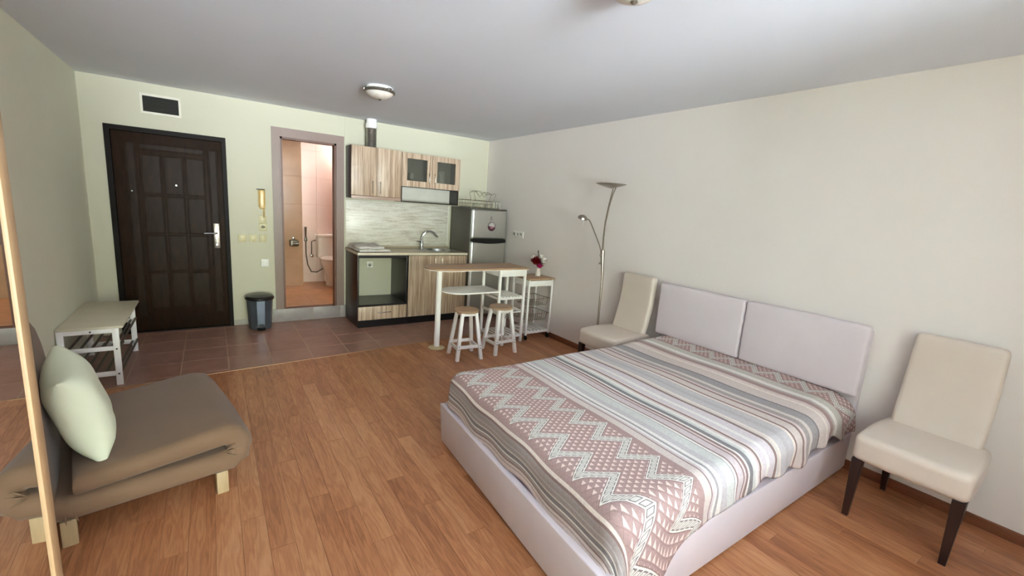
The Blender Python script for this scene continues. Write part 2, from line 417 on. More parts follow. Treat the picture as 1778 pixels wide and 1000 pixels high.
def wall_mesh(axis, at, th, a0, a1, z0, z1, holes):
    """flat wall with rectangular openings; axis 'y': spans x at y=at..at+th"""
    bm = NB()
    A_ = sorted({a0, a1, *[h for q in holes for h in q[:2]]}); Z = sorted({z0, z1, *[h for q in holes for h in q[2:]]})
    for i in range(len(A_)-1):
        for j in range(len(Z)-1):
            ca, cz = (A_[i]+A_[i+1])/2, (Z[j]+Z[j+1])/2
            if any(q[0] < ca < q[1] and q[2] < cz < q[3] for q in holes): continue
            if axis == 'y': bx(bm, A_[i], A_[i+1], min(at, at+th), max(at, at+th), Z[j], Z[j+1])
            else: bx(bm, min(at, at+th), max(at, at+th), A_[i], A_[i+1], Z[j], Z[j+1])
    bmesh.ops.remove_doubles(bm, verts=bm.verts, dist=1e-5)
    seen = {}
    for f in list(bm.faces):
        k = tuple(sorted(v.index for v in f.verts)); seen.setdefault(k, []).append(f)
    bm.verts.index_update()
    seen = {}
    for f in list(bm.faces): seen.setdefault(tuple(sorted(v.index for v in f.verts)), []).append(f)
    bmesh.ops.delete(bm, geom=[f for k in seen.values() if len(k) > 1 for f in k], context='FACES_ONLY')
    return bm

# ------------------------------------------------------------------ room shell
yb = lambda x: -1.475+(x+3.36)*.0726           # edge between tiles and laminate
bm = NB()
prism(bm, [(XL, YF), (0, YF), (0, yb(0)), (XL, yb(XL))], -.12, -.003); nf = len(bm.faces)
prism(bm, [(XL, yb(XL)), (0, yb(0)), (0, 0), (XL, 0)], -.12, -.0012)
bm.faces.ensure_lookup_table()
for i, f in enumerate(bm.faces): f.material_index = 0 if i < nf else 1
floor = solo('floor', bm, [SUB, GROUT], kind='structure')
# laminate strips, laid towards the kitchen
PW, PL, YP = .0975, .96, -6.5; meshes = {}
def plank_mesh(l):
    k = round(l, 2)
    if k not in meshes: meshes[k] = fin('plank', box(-PW/2+.0004, PW/2-.0004, 0, k-.0008, -.012, 0, .0007, 1), LAMI)
    return meshes[k]
npl = 0; nrow = int(-XL/PW)+1
for i in range(nrow):
    x = -PW/2-i*PW
    if x-PW/2 < XL: continue
    y = yb(x)-.004; first = True; off = ((i*37) % 10)/10*PL
    while y > YP+.02:
        l = PL if not first else max(.12, off)
        l = round(min(l, y-YP), 2)
        if l < .05: break
        o = link('plank', plank_mesh(l)); o.location = (x, y-l, 0); o.parent = floor; npl += 1
        y -= l; first = False
# unseen floor behind the viewer, made pale to bounce neutral daylight inwards
BOUNCET = mat('pale_bay_tile', (214, 214, 214), .4, var=.04, scale=5)
bm = NB(); nx, ny = 9, int((YP-YF)/.48)+1
for i in range(nx):
    for k in range(ny):
        x0, x1 = XL-XL*i/nx*1.0, XL-XL*(i+1)/nx; y1 = YP-.48*k; y0 = max(YF, y1-.48)
        bx(bm, x0+.002, x1-.002, y0+.002, y1-.002, -.012, 0)
o = part(floor, 'bay_floor_tiles', bm, BOUNCET); o['kind'] = 'stuff'
# brown floor tiles
TX, TY = .335, .335
xs = [-3.30+TX*k for k in range(-4, 11)]; ys = [-.09-TY*k for k in range(-1, 6)]
for a, b_ in zip(xs, xs[1:]):
    for c_, d_ in zip(ys, ys[1:]):
        x0, x1 = max(a+.0042, XL), min(b_-.0042, 0); y1 = min(c_-.0042, 0)
        if x1-x0 < .01: continue
        l0, l1 = max(d_+.0042, yb(x0)+.004), max(d_+.0042, yb(x1)+.004)
        if y1-l0 < .012 and y1-l1 < .012: continue
        cx, cy = (x0+x1)/2, (y1+min(l0, l1))/2
        bmt = prism(NB(), [(x0-cx, min(l0, y1-.002)-cy), (x1-cx, min(l1, y1-.002)-cy), (x1-cx, y1-cy), (x0-cx, y1-cy)], -.012, 0)
        o = link('floor_tile', fin('floor_tile', bmt, FTILE)); o.location = (cx, cy, 0); o.parent = floor
STRIP = mat('threshold_strip', (176, 140, 108), .35, .4)
struct('trim_1', prism(NB(), [(XL, yb(XL)-.011), (0, yb(0)-.011), (0, yb(0)+.009), (XL, yb(XL)+.009)], -.002, .0035, .001), STRIP)
struct('ceiling', box(XL-.1, .1, YF-.1, 0.1, H, H+.1), CEIL)
struct('wall_left', box(XL-.1, XL, YF-.1, .1, -.12, H), WALLL)
struct('wall_right', box(0, .1, YF-.1, .1, -.12, H), WALLR)
BX0, BX1, BZ0, BZ1 = -2.705, -2.11, .155, 2.127      # bathroom doorway
DX0, DX1, DZ1 = -4.161, -3.212, 2.034                # entry door
struct('wall_back', wall_mesh('y', 0, .1, XL, 0, -.12, H, [(BX0, BX1, BZ0, BZ1), (DX0+.03, DX1-.03, -.001, DZ1-.03)]), WALLB)
struct('wall_front', wall_mesh('y', YF, -.1, XL, 0, -.12, H, [(WX0, WX1, WZ0, WZ1)]), WALLR)
struct('wall_return', bx(box(-1.42, 0, -6.6, -6.5, -.12, H), -3.0, -1.42, -6.6, -6.5, -.12, .84), WALLR)   # unseen cross wall and low wall, added to hold back window light
# window behind the viewer
win = tag(link('window_1', fin('window_1', wall_mesh('y', YF-.03, -.05, WX0, WX1, WZ0, WZ1, [(WX0+.06, -3.43, WZ0+.06, WZ1-.06), (-3.37, -2.63, WZ0+.06, WZ1-.06), (-2.57, WX1-.06, WZ0+.06, WZ1-.06)]), WHITEG)), kind='structure')
for a, b_ in ((WX0+.06, -3.43), (-3.37, -2.63), (-2.57, WX1-.06)):
    part(win, 'pane', box(a, b_, YF-.06, YF-.055, WZ0+.06, WZ1-.06), PANE)
# baseboards
struct('baseboard_right', box(-.014, 0, YF, -1.25, 0, .062, .003), SKIRT)
bb = tag(link('baseboard_back', fin('baseboard_back', box(-3.208, -2.824, -.010, 0, 0, .062, .002), SKIRTT)), kind='structure')
# bathroom step with tile facing
st = tag(link('trim_2', fin('trim_2', box(-2.822, -2.004, -.010, -.0005, 0, .152), GROUT)), kind='structure')
for a, b_ in ((-2.824, -2.392), (-2.387, -2.075), (-2.070, -2.002)):
    part(st, 'step_tile', box(a, b_, -.017, -.004, .002, .157, .002), STEPT)
struct('trim_3', box(-2.0095, -2.0025, -.005, 0, 2.121, H, .001), WALLB)

# ------------------------------------------------------------------ bathroom beyond the doorway
FZ = .16; BY = 1.68; TYW = 1.38; TXE = -2.275; BL, BR, BH = -2.95, -1.25, 2.42
bf = struct('floor_bathroom', box(BL, BR, .1, BY+.02, FZ-.1, FZ-.003), BATHGROUT)
for i in range(6):
    for j in range(5):
        x0, y0 = BL+.30*i, .1+.33*j
        if x0 > BR-.05: continue
        part(bf, 'floor_tile', box(x0+.002, min(x0+.298, BR), y0+.002, min(y0+.328, BY), FZ-.012, FZ, .001, 1), BATHFLOOR)
part(bf, 'threshold', box(BX0, BX1, 0.0, .1, FZ-.06, FZ-.004), JAMB)
wp = struct('wall_bathroom_back', box(BL, BR, BY+.008, BY+.1, 0, BH), BATHGROUT)
for i in range(5):
    for j in range(6):
        x0, z0 = TXE+.25*i, FZ+.40*j
        if x0+.25 > BR+.24: continue
        part(wp, 'wall_tile', box(x0+.0012, min(x0+.2488, BR), BY, BY+.012, z0+.0012, min(z0+.3988, BH), .0012, 1), BATHPINK)
wt = struct('wall_bathroom_pillar', box(BL, TXE-.008, TYW+.008, BY+.008, 0, BH), BATHGROUT)
for i in range(3):
    for j in range(6):
        x1, z0 = TXE-.25*i, FZ+.40*j
        part(wt, 'wall_tile', box(max(x1-.2488, BL), x1-.0012, TYW, TYW+.012, z0+.0012, min(z0+.3988, BH), .0012, 1), BATHTAN)
part(wt, 'corner_tile', box(TXE-.012, TXE, TYW+.012, BY, FZ, BH, .001, 1), BATHTAN)
struct('wall_bathroom_left', box(BL-.1, BL, .1, BY+.1, 0, BH), BATHTAN)
struct('wall_bathroom_right', box(BR, BR+.1, .1, BY+.1, 0, BH), BATHPINK)
struct('ceiling_bathroom', box(BL-.1, BR+.1, .1, BY+.1, BH, BH+.05), CEIL)
lamp = thing('bathroom_ceiling_lamp', 'glowing round lamp on the bathroom ceiling beyond the doorway', 'lamp', (-1.58, 1.50, BH))
part(lamp, 'base', lathe(NB(), [(.10, 0), (.10, -.015)]), WHITEG)
part(lamp, 'shade', lathe(NB(), [(.095, -.015), (.09, -.045), (.06, -.065), (0, -.07)]), GLOW)
pl = bpy.data.lights.new('bathroom_bulb', 'POINT'); pl.energy = 5.5; pl.color = (1, .90, .83); pl.shadow_soft_size = .09
plo = bpy.data.objects.new('bathroom_bulb', pl); COL.objects.link(plo); plo.location = (-1.58, 1.50, BH-.19)
# toilet
T = thing('toilet', 'white ceramic toilet with cistern in the tiled bathroom', 'toilet', (-1.86, 1.36, FZ))
part(T, 'cistern', soft(0, .21, .56, .195, .095, .165, .035, 4), CERAM)
part(T, 'cistern_lid', soft(0, .21, .745, .205, .104, .022, .02, 4), CERAM)
part(T, 'flush_button', lathe(NB(), [(.022, .764), (.022, .775), (.018, .778)], (0, .21, 0), 16), CHROME)
part(T, 'bowl', lathe(NB(), [(.11, 0), (.12, .02), (.105, .08), (.11, .18), (.15, .28), (.185, .36), (.19, .40), (.15, .40)], (0, -.06, 0), 28, .98, 1.22), CERAM)
part(T, 'neck', soft(0, .16, .22, .10, .10, .20, .04, 3), CERAM)
part(T, 'seat_lid', lathe(NB(), [(.188, .402), (.195, .41), (.195, .425), (.17, .435), (0, .438)], (0, -.06, 0), 28, .98, 1.22), WHITEG)
hs = thing('bidet_hose', 'bent metal bidet spray hose hanging on the pink tiles', 'hose', (-2.19, BY-.02, FZ))
part(hs, 'spray_handle', tube(NB(), [(0, 0, .68), (0, -.005, .78), (0, -.01, .86)], [.012, .014, .018]), ROD)
part(hs, 'bracket', box(-.02, .02, -.02, .02, .64, .70, .004), ROD)
part(hs, 'hose', tube(NB(), [(0, -.01, .66), (.0, -.02, .45), (.02, -.03, .28), (.07, -.03, .17), (.15, -.03, .16), (.23, -.03, .21), (.29, -.02, .25)], .008), ROD)
sv = thing('stop_valve', 'small metal water valve beside the toilet cistern', 'valve', (-2.11, BY-.02, FZ+.42))
part(sv, 'pipe', tube(NB(), [(.0, 0, .02), (0, -.02, .10), (0, -.02, .22), (.05, -.02, .24), (.10, -.02, .235)], .007), ROD)
part(sv, 'knob', soft(0, -.03, .0, .025, .02, .025, .012, 2), CHROME)
th = thing('toilet_roll_holder', 'grey metal toilet roll holder on the tan tiles', 'holder', (-2.40, TYW-.012, .82))
part(th, 'cover', soft(0, -.035, -.015, .058, .034, .05, .02, 3), ROD)
part(th, 'bracket', box(-.015, .015, -.03, .012, .035, .075, .004), CHROME)
part(th, 'roll', lathe(NB(), [(.01, -.04), (.038, -.04), (.038, .04), (.01, .04)], (0, 0, 0), 16), ROD).matrix_local = Matrix.Translation((.02, -.045, -.02)) @ Matrix.Rotation(PI/2, 4, 'Y')

# ------------------------------------------------------------------ doors
d2 = tag(link('door_2', fin('door_2', wall_mesh('y', -.012, .012, -2.789, -2.02, .155, 2.222, [(BX0, BX1, .1, BZ1)]), FRAMEB)), kind='structure')
for nm, g in (('jamb', box(BX0, BX0+.022, -.008, .104, FZ-.004, BZ1)), ('jamb', box(BX1-.022, BX1, -.008, .104, FZ-.004, BZ1)), ('jamb_head', box(BX0, BX1, -.008, .104, BZ1-.022, BZ1))):
    part(d2, nm, g, JAMB)
part(d2, 'casing_edge', bx(box(BX0-.012, BX0, -.018, -.010, .16, 2.139), BX1, BX1+.012, -.018, -.010, .16, 2.139), FRAMEB)
d1 = tag(link('door_1', fin('door_1', wall_mesh('y', -.014, .05, DX0, DX1, 0, DZ1, [(DX0+.042, DX1-.038, -.1, DZ1-.045)]), DOORF)), kind='structure')
part(d1, 'door_backing', box(DX0+.03, DX1-.03, .062, .099, 0, DZ1-.03), DOORF)  # unseen panel added behind the leaf to stop light leaking round it
part(d1, 'door_sill', box(DX0+.03, DX1-.03, -.012, .099, -.02, .010, .001), DOORF)
leaf = part(d1, 'door_leaf', box(-4.117, -3.252, .012, .055, .012, 1.987, .003), DOORD)
def raised(x0, x1, z0, z1, h=.006, w=.011):
    """moulded rectangular field: a ridge around a slightly raised panel"""
    bm = NB(); y = .013
    rects = [(0, 0), (.006, h), (w, h), (w+.005, .0015), (w+.012, .002)]
    rows = []
    for d, k in rects: rows.append([bm.verts.new(q) for q in ((x0+d, y-k, z0+d), (x1-d, y-k, z0+d), (x1-d, y-k, z1-d), (x0+d, y-k, z1-d))])
    for A_, B_ in zip(rows, rows[1:]):
        for k in range(4): bm.faces.new((A_[k], A_[(k+1) % 4], B_[(k+1) % 4], B_[k]))
    bm.faces.new(rows[-1]); bm.faces.new(rows[0][::-1]); return bm
cols = [-3.925, -3.752, -3.577, -3.400]; rows_ = [1.80, 1.404, 1.013, .625, .235]
for i in range(3):
    for j in range(4): part(d1, 'door_panel', raised(cols[i]+.004, cols[i+1]-.004, rows_[j+1]+.004, rows_[j]-.004), DOORD, ang=8)
for a, b_ in ((-4.03, -3.945), (-3.378, -3.292)): part(d1, 'side_panel', raised(a, b_, .16, 1.90), DOORD, ang=8)
part(d1, 'top_panel', raised(-3.925, -3.40, 1.83, 1.90), DOORD, ang=8)
hd = part(d1, 'door_handle', bx(NB(), -3.357, -3.303, .002, .014, .876, 1.142, .004), METAL)
lv = tube(NB(), [(-3.33, .002, 1.04), (-3.33, -.045, 1.04), (-3.345, -.055, 1.04), (-3.44, -.055, 1.036)], [.010, .010, .010, .008], 10); part(hd, 'lever', lv, CHROME)
for z in (.985, .915):
    kc = lathe(NB(), [(.014, 0), (.014, .01), (.008, .014)], n=14); rot_bm(kc, 'X', PI/2); kc.transform(Matrix.Translation((-3.332, .002, z))); part(hd, 'lock_cylinder', kc, CHROME)
for x, z, r in ((-3.649, 1.511, .014), (-3.995, 1.432, .011)):
    pc = lathe(NB(), [(r, 0), (r, .008), (r*.6, .014)], n=14); rot_bm(pc, 'X', PI/2); pc.transform(Matrix.Translation((x, .014, z)))
    part(d1, 'peephole' if r > .012 else 'bolt_cap', pc, CHROME)

# ------------------------------------------------------------------ wall fittings
def plate(name, label, cat, x, z, w=.075, h=.082, mt=BEIGEP, kind='switch', group=None):
    t = thing(name, label, cat, (x, -.001, z), 0, group)
    part(t, 'cover_plate', box(-w/2, w/2, -.012, 0, -h/2, h/2, .004), mt)
    if kind == 'switch':
        r = box(-w*.32, w*.32, -.019, -.011, -h*.32, h*.32, .002); rot_bm(r, 'X', .06, (0, -.012, 0)); part(t, 'rocker', r, mt)
    else:
        r = lathe(NB(), [(.026, 0), (.026, .004), (.022, .004), (.020, -.004), (0, -.004)], n=20); rot_bm(r, 'X', PI/2); r.transform(Matrix.Translation((0, -.012, 0))); part(t, 'socket_ring', r, mt)
        for s_ in (-1, 1):
            r = lathe(NB(), [(.0035, 0), (.0035, .003)], n=8); rot_bm(r, 'X', PI/2); r.transform(Matrix.Translation((s_*.0095, -.009, 0))); part(t, 'socket_hole', r, DARKHOLE)
    return t
plate('light_switch', 'cream light switch nearest the dark entry door', 'switch', -3.099, .989)
plate('light_switch', 'cream light switch in the middle of the row of three', 'switch', -2.995, .990)
plate('light_switch', 'cream light switch nearest the bathroom door frame in the row', 'switch', -2.899, .992)
plate('light_switch', 'cream switch just under the yellowed intercom handset', 'switch', -2.896, 1.202, .077, .084)
plate('wall_socket', 'cream wall socket directly under the intercom switch', 'socket', -2.896, 1.117, .077, .084, BEIGEP, 'sock')
plate('wall_socket', 'single white wall socket low above the pedal bin', 'socket', -2.888, .713, .078, .086, WHITEG, 'switch')
plate('wall_socket', 'white wall socket inside the empty oven niche', 'socket', -1.70, .675, .08, .08, WHITEG, 'sock')
ic = thing('intercom_handset', 'yellowed intercom handset on the wall beside the bathroom door', 'intercom', (-2.90, -.001, 1.31))
part(ic, 'wall_base', box(-.034, .036, -.022, 0, .03, .222, .006), YELLP)
part(ic, 'receiver', soft(.002, -.040, .115, .027, .020, .105, .014, 3), YELLP)
part(ic, 'top_cap', box(-.05, .03, -.052, -.004, .219, .227, .002), BLACKP)
part(ic, 'cord', tube(NB(), [(.018+.010*math.cos(k*1.1), -.02+.008*math.sin(k*1.1), .02-.0025*k) for k in range(44)], .0028, 6), YELLP)
# air vent above the door
v = thing('air_vent', 'white framed air vent with dark louvres above the entry door', 'vent', (-3.725, 0, 2.265))
part(v, 'vent_frame', wall_mesh('y', -.014, .0135, -.155, .155, -.095, .09, [(-.137, .137, -.075, .068)]), VENTW)
part(v, 'backing', box(-.137, .137, -.004, -.001, -.075, .068), DARKHOLE)
for k in range(9):
    s_ = box(-.136, .136, -.011, -.0095, -.071+k*.0155, -.0585+k*.0155); rot_bm(s_, 'X', .5, (0, -.010, -.065+k*.0155)); part(v, 'slat', s_, VENTS)
# triple socket on the long wall
ts = thing('triple_socket', 'white triple socket strip on the long wall beside the fridge', 'socket', (-.001, -.90, 1.187))
part(ts, 'cover_plate', box(-.012, 0, -.125, .125, -.042, .042, .004), WHITEG)
for k in (-1, 0, 1):
    r = lathe(NB(), [(.026, 0), (.026, .005), (.022, .005), (.020, -.003), (0, -.003)], n=20); rot_bm(r, 'Y', -PI/2); r.transform(Matrix.Translation((-.012, k*.079, 0))); part(ts, 'socket_ring', r, WHITEG)
# ceiling lamps
def clamp(loc, label):
    t = thing('ceiling_lamp', label, 'lamp', loc, .4, 'flush ceiling lamps')
    part(t, 'ceiling_plate', lathe(NB(), [(.105, 0), (.112, -.012), (.110, -.022)], n=32), WHITEG)
    part(t, 'metal_ring', lathe(NB(), [(.112, -.020), (.125, -.026), (.128, -.036), (.120, -.046), (.108, -.048)], n=36), LAMPMETAL)
    part(t, 'glass_bowl', lathe(NB(), [(.112, -.044), (.100, -.062), (.075, -.080), (.04, -.092), (0, -.096)], n=32), LGLASS)
    part(t, 'finial', lathe(NB(), [(.013, -.094), (.015, -.100), (.008, -.106), (0, -.110)], n=14), LAMPMETAL)
    for k in range(3):
        c_ = soft(.126, 0, -.030, .012, .018, .012, .006, 2); rot_bm(c_, 'Z', k*2*PI/3+.5); part(t, 'clip', c_, LAMPMETAL)
    orn = NB()
    for k in range(36):
        a = 2*PI*k/36; lathe(orn, [(0, .005), (.005, 0), (0, -.005)], (.1245*math.cos(a), .1245*math.sin(a), -.041), 6)
    o = part(t, 'ornament_beads', orn, LAMPMETAL); o['kind'] = 'stuff'
    return t
clamp((-2.143, -1.742, H), 'flush glass ceiling lamp with metal ring near the kitchen')
clamp((-1.955, -4.33, H), 'flush ceiling lamp above the bed, cut by the top edge')

# ------------------------------------------------------------------ kitchen
KX0, KX1, KM = -2.0, -.585, -1.392; KY = -.575
base = thing('oven_cabinet', 'dark lower cabinet with empty oven niche and striped drawer', 'cabinet', (-1.70, -.29, 0))
part(base, 'side_panel', box(KX0, KX0+.018, KY+.02, -.002, 0, .868, .001), WENGE, True)
part(base, 'side_panel', box(KM-.020, KM-.002, KY+.02, -.002, .0, .868, .001), OVENB, True)
part(base, 'niche_floor', box(KX0+.018, KM-.020, KY+.02, -.06, .255, .273), OVENB, True)
part(base, 'cabinet_bottom', box(KX0+.018, KM-.020, KY+.03, -.06, .085, .10), OVENB, True)
part(base, 'top_rail', box(KX0+.018, KM-.020, KY+.02, KY+.04, .832, .868), OVENB, True)
part(base, 'plinth', box(KX0, KM-.002, KY+.004, KY+.02, .0, .083), BLACKP, True)
dr = part(base, 'drawer_front', box(KX0+.004, KM-.010, KY, KY+.019, .088, .252, .002), ZEBRA, True)
part(dr, 'drawer_handle', tube(NB(), [(-1.765, KY, .178), (-1.765, KY-.022, .178), (-1.75, KY-.028, .178), (-1.63, KY-.028, .178), (-1.615, KY-.022, .178), (-1.615, KY, .178)], .006), CHROME, True)
bs2 = thing('sink_cabinet', 'striped wood lower cabinet with two doors under the sink', 'cabinet', (-.99, -.29, 0))
part(bs2, 'carcass', box(KM+.001, KX1, KY+.021, -.30, .085, .70), WENGE, True)
for a in (KX1-.018, KM+.001): part(bs2, 'carcass_side', box(a, a+.018, KY+.021, -.002, .0, .868), WENGE, True)
part(bs2, 'plinth', box(KM, KX1, KY+.004, KY+.02, .0, .083), BLACKP, True)
for a, b_, hx in ((KM+.003, -1.002, -1.045), (-.999, KX1, -.955)):
    dd = part(bs2, 'door', box(a, b_, KY, KY+.019, .088, .862, .002), ZEBRA, True)
    part(dd, 'handle', tube(NB(), [(hx, KY, .70), (hx, KY-.024, .705), (hx, KY-.026, .72), (hx, KY-.026, .81), (hx, KY-.024, .825), (hx, KY, .83)], .005), METAL, True)
ct = thing('worktop', 'beige kitchen worktop with pale front edge over the lower cabinets', 'worktop', (-1.29, -.29, .87))
SX0, SX1, SY0, SY1 = -1.06, -.65, -.46, -.07
part(ct, 'top', wall_mesh('y', 0, 0.026, 0, 1, 0, 1, []) if 0 else (lambda b: (bx(b, KX0-.002, SX0, -.578, -.001, .870, .897), bx(b, SX1, KX1+.003, -.578, -.001, .870, .897), bx(b, SX0, SX1, -.578, SY0, .870, .897), bx(b, SX0, SX1, SY1, -.001, .870, .897), b)[-1])(NB()), COUNTER, True)
part(ct, 'front_edge', box(KX0-.004, KX1+.005, -.583, -.578, .869, .898, .001), COUNTERE, True)
part(ct, 'side_edge', box(KX0-.006, KX0-.002, -.578, -.001, .869, .898, .001), COUNTERE, True)
part(ct, 'upstand', box(KX0, KX1, -.020, -.009, .898, .925, .003), COUNTER, True)
sp_ = thing('backsplash_panel', 'pale travertine look panel behind the kitchen worktop', 'panel', (-1.30, 0, .90))
part(sp_, 'panel', box(KX0, -.612, -.007, -.001, .899, 1.487, .001), TRAV, True)
part(sp_, 'edge_strip', box(-.612, -.603, -.009, -.001, .899, 1.487, .001), WHITEG, True)
sk = thing('sink', 'round stainless steel sink set into the worktop', 'sink', (-.86, -.265, .898))
bm = NB(); cx, cy, R_ = -.86, -.265, .165; n = 40; o_, i_, i2 = [], [], []
for k in range(n):
    a = 2*PI*k/n; c_, s_ = math.cos(a), math.sin(a); f = min(.25/abs(c_) if abs(c_) > 1e-6 else 9, .215/abs(s_) if abs(s_) > 1e-6 else 9)
    o_.append(bm.verts.new((cx+f*c_*.97, cy+f*s_*.97, .8995))); i_.append(bm.verts.new((cx+R_*c_*1.06, cy+R_*s_*1.06, .903))); i2.append(bm.verts.new((cx+R_*c_, cy+R_*s_, .900)))
for k in range(n):
    k2 = (k+1) % n; bm.faces.new((o_[k], o_[k2], i_[k2], i_[k])); bm.faces.new((i_[k], i_[k2], i2[k2], i2[k]))
part(sk, 'rim', bm, STEEL, True)
bm = NB(); lathe(bm, [(.165, .002), (.155, -.04), (.14, -.11), (.11, -.135), (0, -.14)], n=40); bm.faces.ensure_lookup_table()
bmesh.ops.delete(bm, geom=[f for f in bm.faces if len(f.verts) > 20], context='FACES'); part(sk, 'basin', bm, STEEL)
part(sk, 'drain', lathe(NB(), [(.03, -.139), (.03, -.134), (.015, -.136)], n=16), CHROME)
fc = thing('kitchen_tap', 'chrome gooseneck kitchen tap behind the sink', 'tap', (-1.02, -.075, .9005))
part(fc, 'tap_base', lathe(NB(), [(.026, 0), (.026, .008), (.020, .014), (.020, .09), (.016, .10)], n=18), CHROME)
part(fc, 'spout', tube(NB(), [(.0, 0, .08)]+[(.105-.105*math.cos(a)*1.0 if a < PI else 0, -.03*math.sin(a/2), .13+.105*math.sin(a)*1.0) for a in [PI*k/10 for k in range(9)]]+[(.215, -.05, .155)], .011, 10), CHROME)
part(fc, 'lever', tube(NB(), [(-.01, 0, .085), (-.05, -.012, .094), (-.085, -.02, .097)], [.010, .006, .005]), CHROME)
def towel(p_, a, b_, c_):
    z = p_.z+.006*math.sin(p_.x*34+p_.y*11)*(c_ > 0)+.004*math.sin(p_.y*47)*(c_ > 0)
    return (p_.x+.008*math.sin(p_.y*19), p_.y+.008*math.sin(p_.x*16), z)
tw = thing('folded_towel', 'folded grey towel lying on the worktop above the oven niche', 'towel', (-1.80, -.31, .898))
part(tw, 'lower_fold', soft(0, 0, .017, .185, .235, .013, .012, 10, fn=towel), TOWEL)
part(tw, 'upper_fold', soft(-.02, .02, .046, .155, .20, .018, .016, 10, fn=towel), TOWEL)
# wall cabinets
UY = -.263
uc = thing('wall_cabinet', 'striped wood wall cabinet with two solid doors and slim hood', 'cabinet', (-1.694, -.13, 1.505))
part(uc, 'carcass', box(KX0, KM-.001, UY+.020, -.001, 1.548, 2.118, .001), WENGE, True)
for a, b_, hx in ((KX0+.002, -1.701, -1.748), (-1.698, KM-.003, -1.658)):
    dd = part(uc, 'door', box(a, b_, UY, UY+.019, 1.55, 2.118, .002), ZEBRA, True)
    part(dd, 'handle', tube(NB(), [(hx, UY, 1.59), (hx, UY-.020, 1.594), (hx, UY-.023, 1.61), (hx, UY-.023, 1.70), (hx, UY-.020, 1.716), (hx, UY, 1.72)], .005), METAL, True)
part(uc, 'hood_front', box(KX0+.004, KM-.004, UY+.002, UY+.018, 1.510, 1.547, .002), mat('hood_strip', (176, 148, 132), .4, var=.12, scale=9, stretch=(1, 9, 9)), True)
part(uc, 'hood_body', box(KX0, KM-.004, UY+.018, -.009, 1.512, 1.547, .002), WENGE, True)
ug = thing('wall_cabinet', 'striped wood wall cabinet with two smoked glass doors over a niche', 'cabinet', (-.985, -.13, 1.505))
UX0, UX1 = KM+.001, -.583
part(ug, 'carcass_side', box(UX0, UX0+.016, UY+.020, -.001, 1.505, 2.110), WENGE, True)
part(ug, 'carcass_side', box(UX1-.018, UX1, UY+.020, -.001, 1.505, 2.110), WENGE, True)
for z in (1.505, 1.698, 2.094): part(ug, 'shelf_board', box(UX0+.016, UX1-.018, UY+(.002 if z < 1.6 else .020), -.001, z, z+.014), WENGE, True)
part(ug, 'back_panel', box(UX0+.016, UX1-.018, -.006, -.001, 1.712, 2.094), mat('cabinet_back_panel', (186, 180, 168), .6), True)
part(ug, 'niche_back', box(UX0+.016, UX1-.018, -.006, -.001, 1.519, 1.698), mat('niche_back_panel', (206, 202, 190), .5), True)
for a, b_, hx in ((UX0+.002, -.987, -1.026), (-.984, UX1, -.948)):
    fr = part(ug, 'door', wall_mesh('y', UY, .018, a, b_, 1.702, 2.112, [(a+.068, b_-.068, 1.776, 2.046)]), ZEBRA, True)
    part(fr, 'glass_pane', box(a+.062, b_-.062, UY+.007, UY+.011, 1.770, 2.052), SMOKE, True)
    part(fr, 'handle', tube(NB(), [(hx, UY, 1.765), (hx, UY-.020, 1.769), (hx, UY-.023, 1.78), (hx, UY-.023, 1.865), (hx, UY-.020, 1.876), (hx, UY, 1.88)], .005), METAL, True)
wg = thing('wine_glass', 'stemmed glass behind the smoked pane nearest the plain doors', 'glass', (-1.235, -.19, 1.7125))
part(wg, 'foot', lathe(NB(), [(.030, 0), (.030, .003), (.004, .008), (.004, .07)], n=18), CERAM)
part(wg, 'cup', lathe(NB(), [(.004, .07), (.026, .09), (.034, .12), (.030, .16)], n=18), CERAM)
bo = thing('bowl', 'white bowl behind the smoked glass door', 'bowl', (-1.12, -.17, 1.7125))
part(bo, 'bowl_body', lathe(NB(), [(.025, 0), (.03, .006), (.058, .05), (.062, .066), (.056, .064), (.0, .012)], n=24), CERAM)
jr = thing('storage_jar', 'pale cylindrical jar behind the smoked pane nearest the fridge', 'jar', (-.82, -.17, 1.7125))
part(jr, 'jar_body', lathe(NB(), [(.05, 0), (.054, .01), (.054, .19), (.045, .20)], n=22), WHITEG)
part(jr, 'lid', lathe(NB(), [(.048, .20), (.050, .203), (.050, .222), (.0, .226)], n=22), WHITEG)
# foil duct
du = thing('exhaust_duct', 'corrugated foil exhaust duct rising from the wall cabinet', 'duct', (-1.735, -.14, 2.118))
pr = []
for k in range(46): pr.append((.058+(.0025 if k % 2 else 0), .005+k*.0049))
part(du, 'foil_pipe', lathe(NB(), [(.058, 0)]+pr, n=28), FOIL)
part(du, 'collar', lathe(NB(), [(.062, .226), (.068, .230), (.069, .275), (.064, .280), (.064, .292), (.060, .294), (.060, .331)], n=28), WHITEP)
part(du, 'clamp_band', lathe(NB(), [(.070, .246), (.072, .248), (.072, .260), (.070, .262)], n=28), WHITEG)

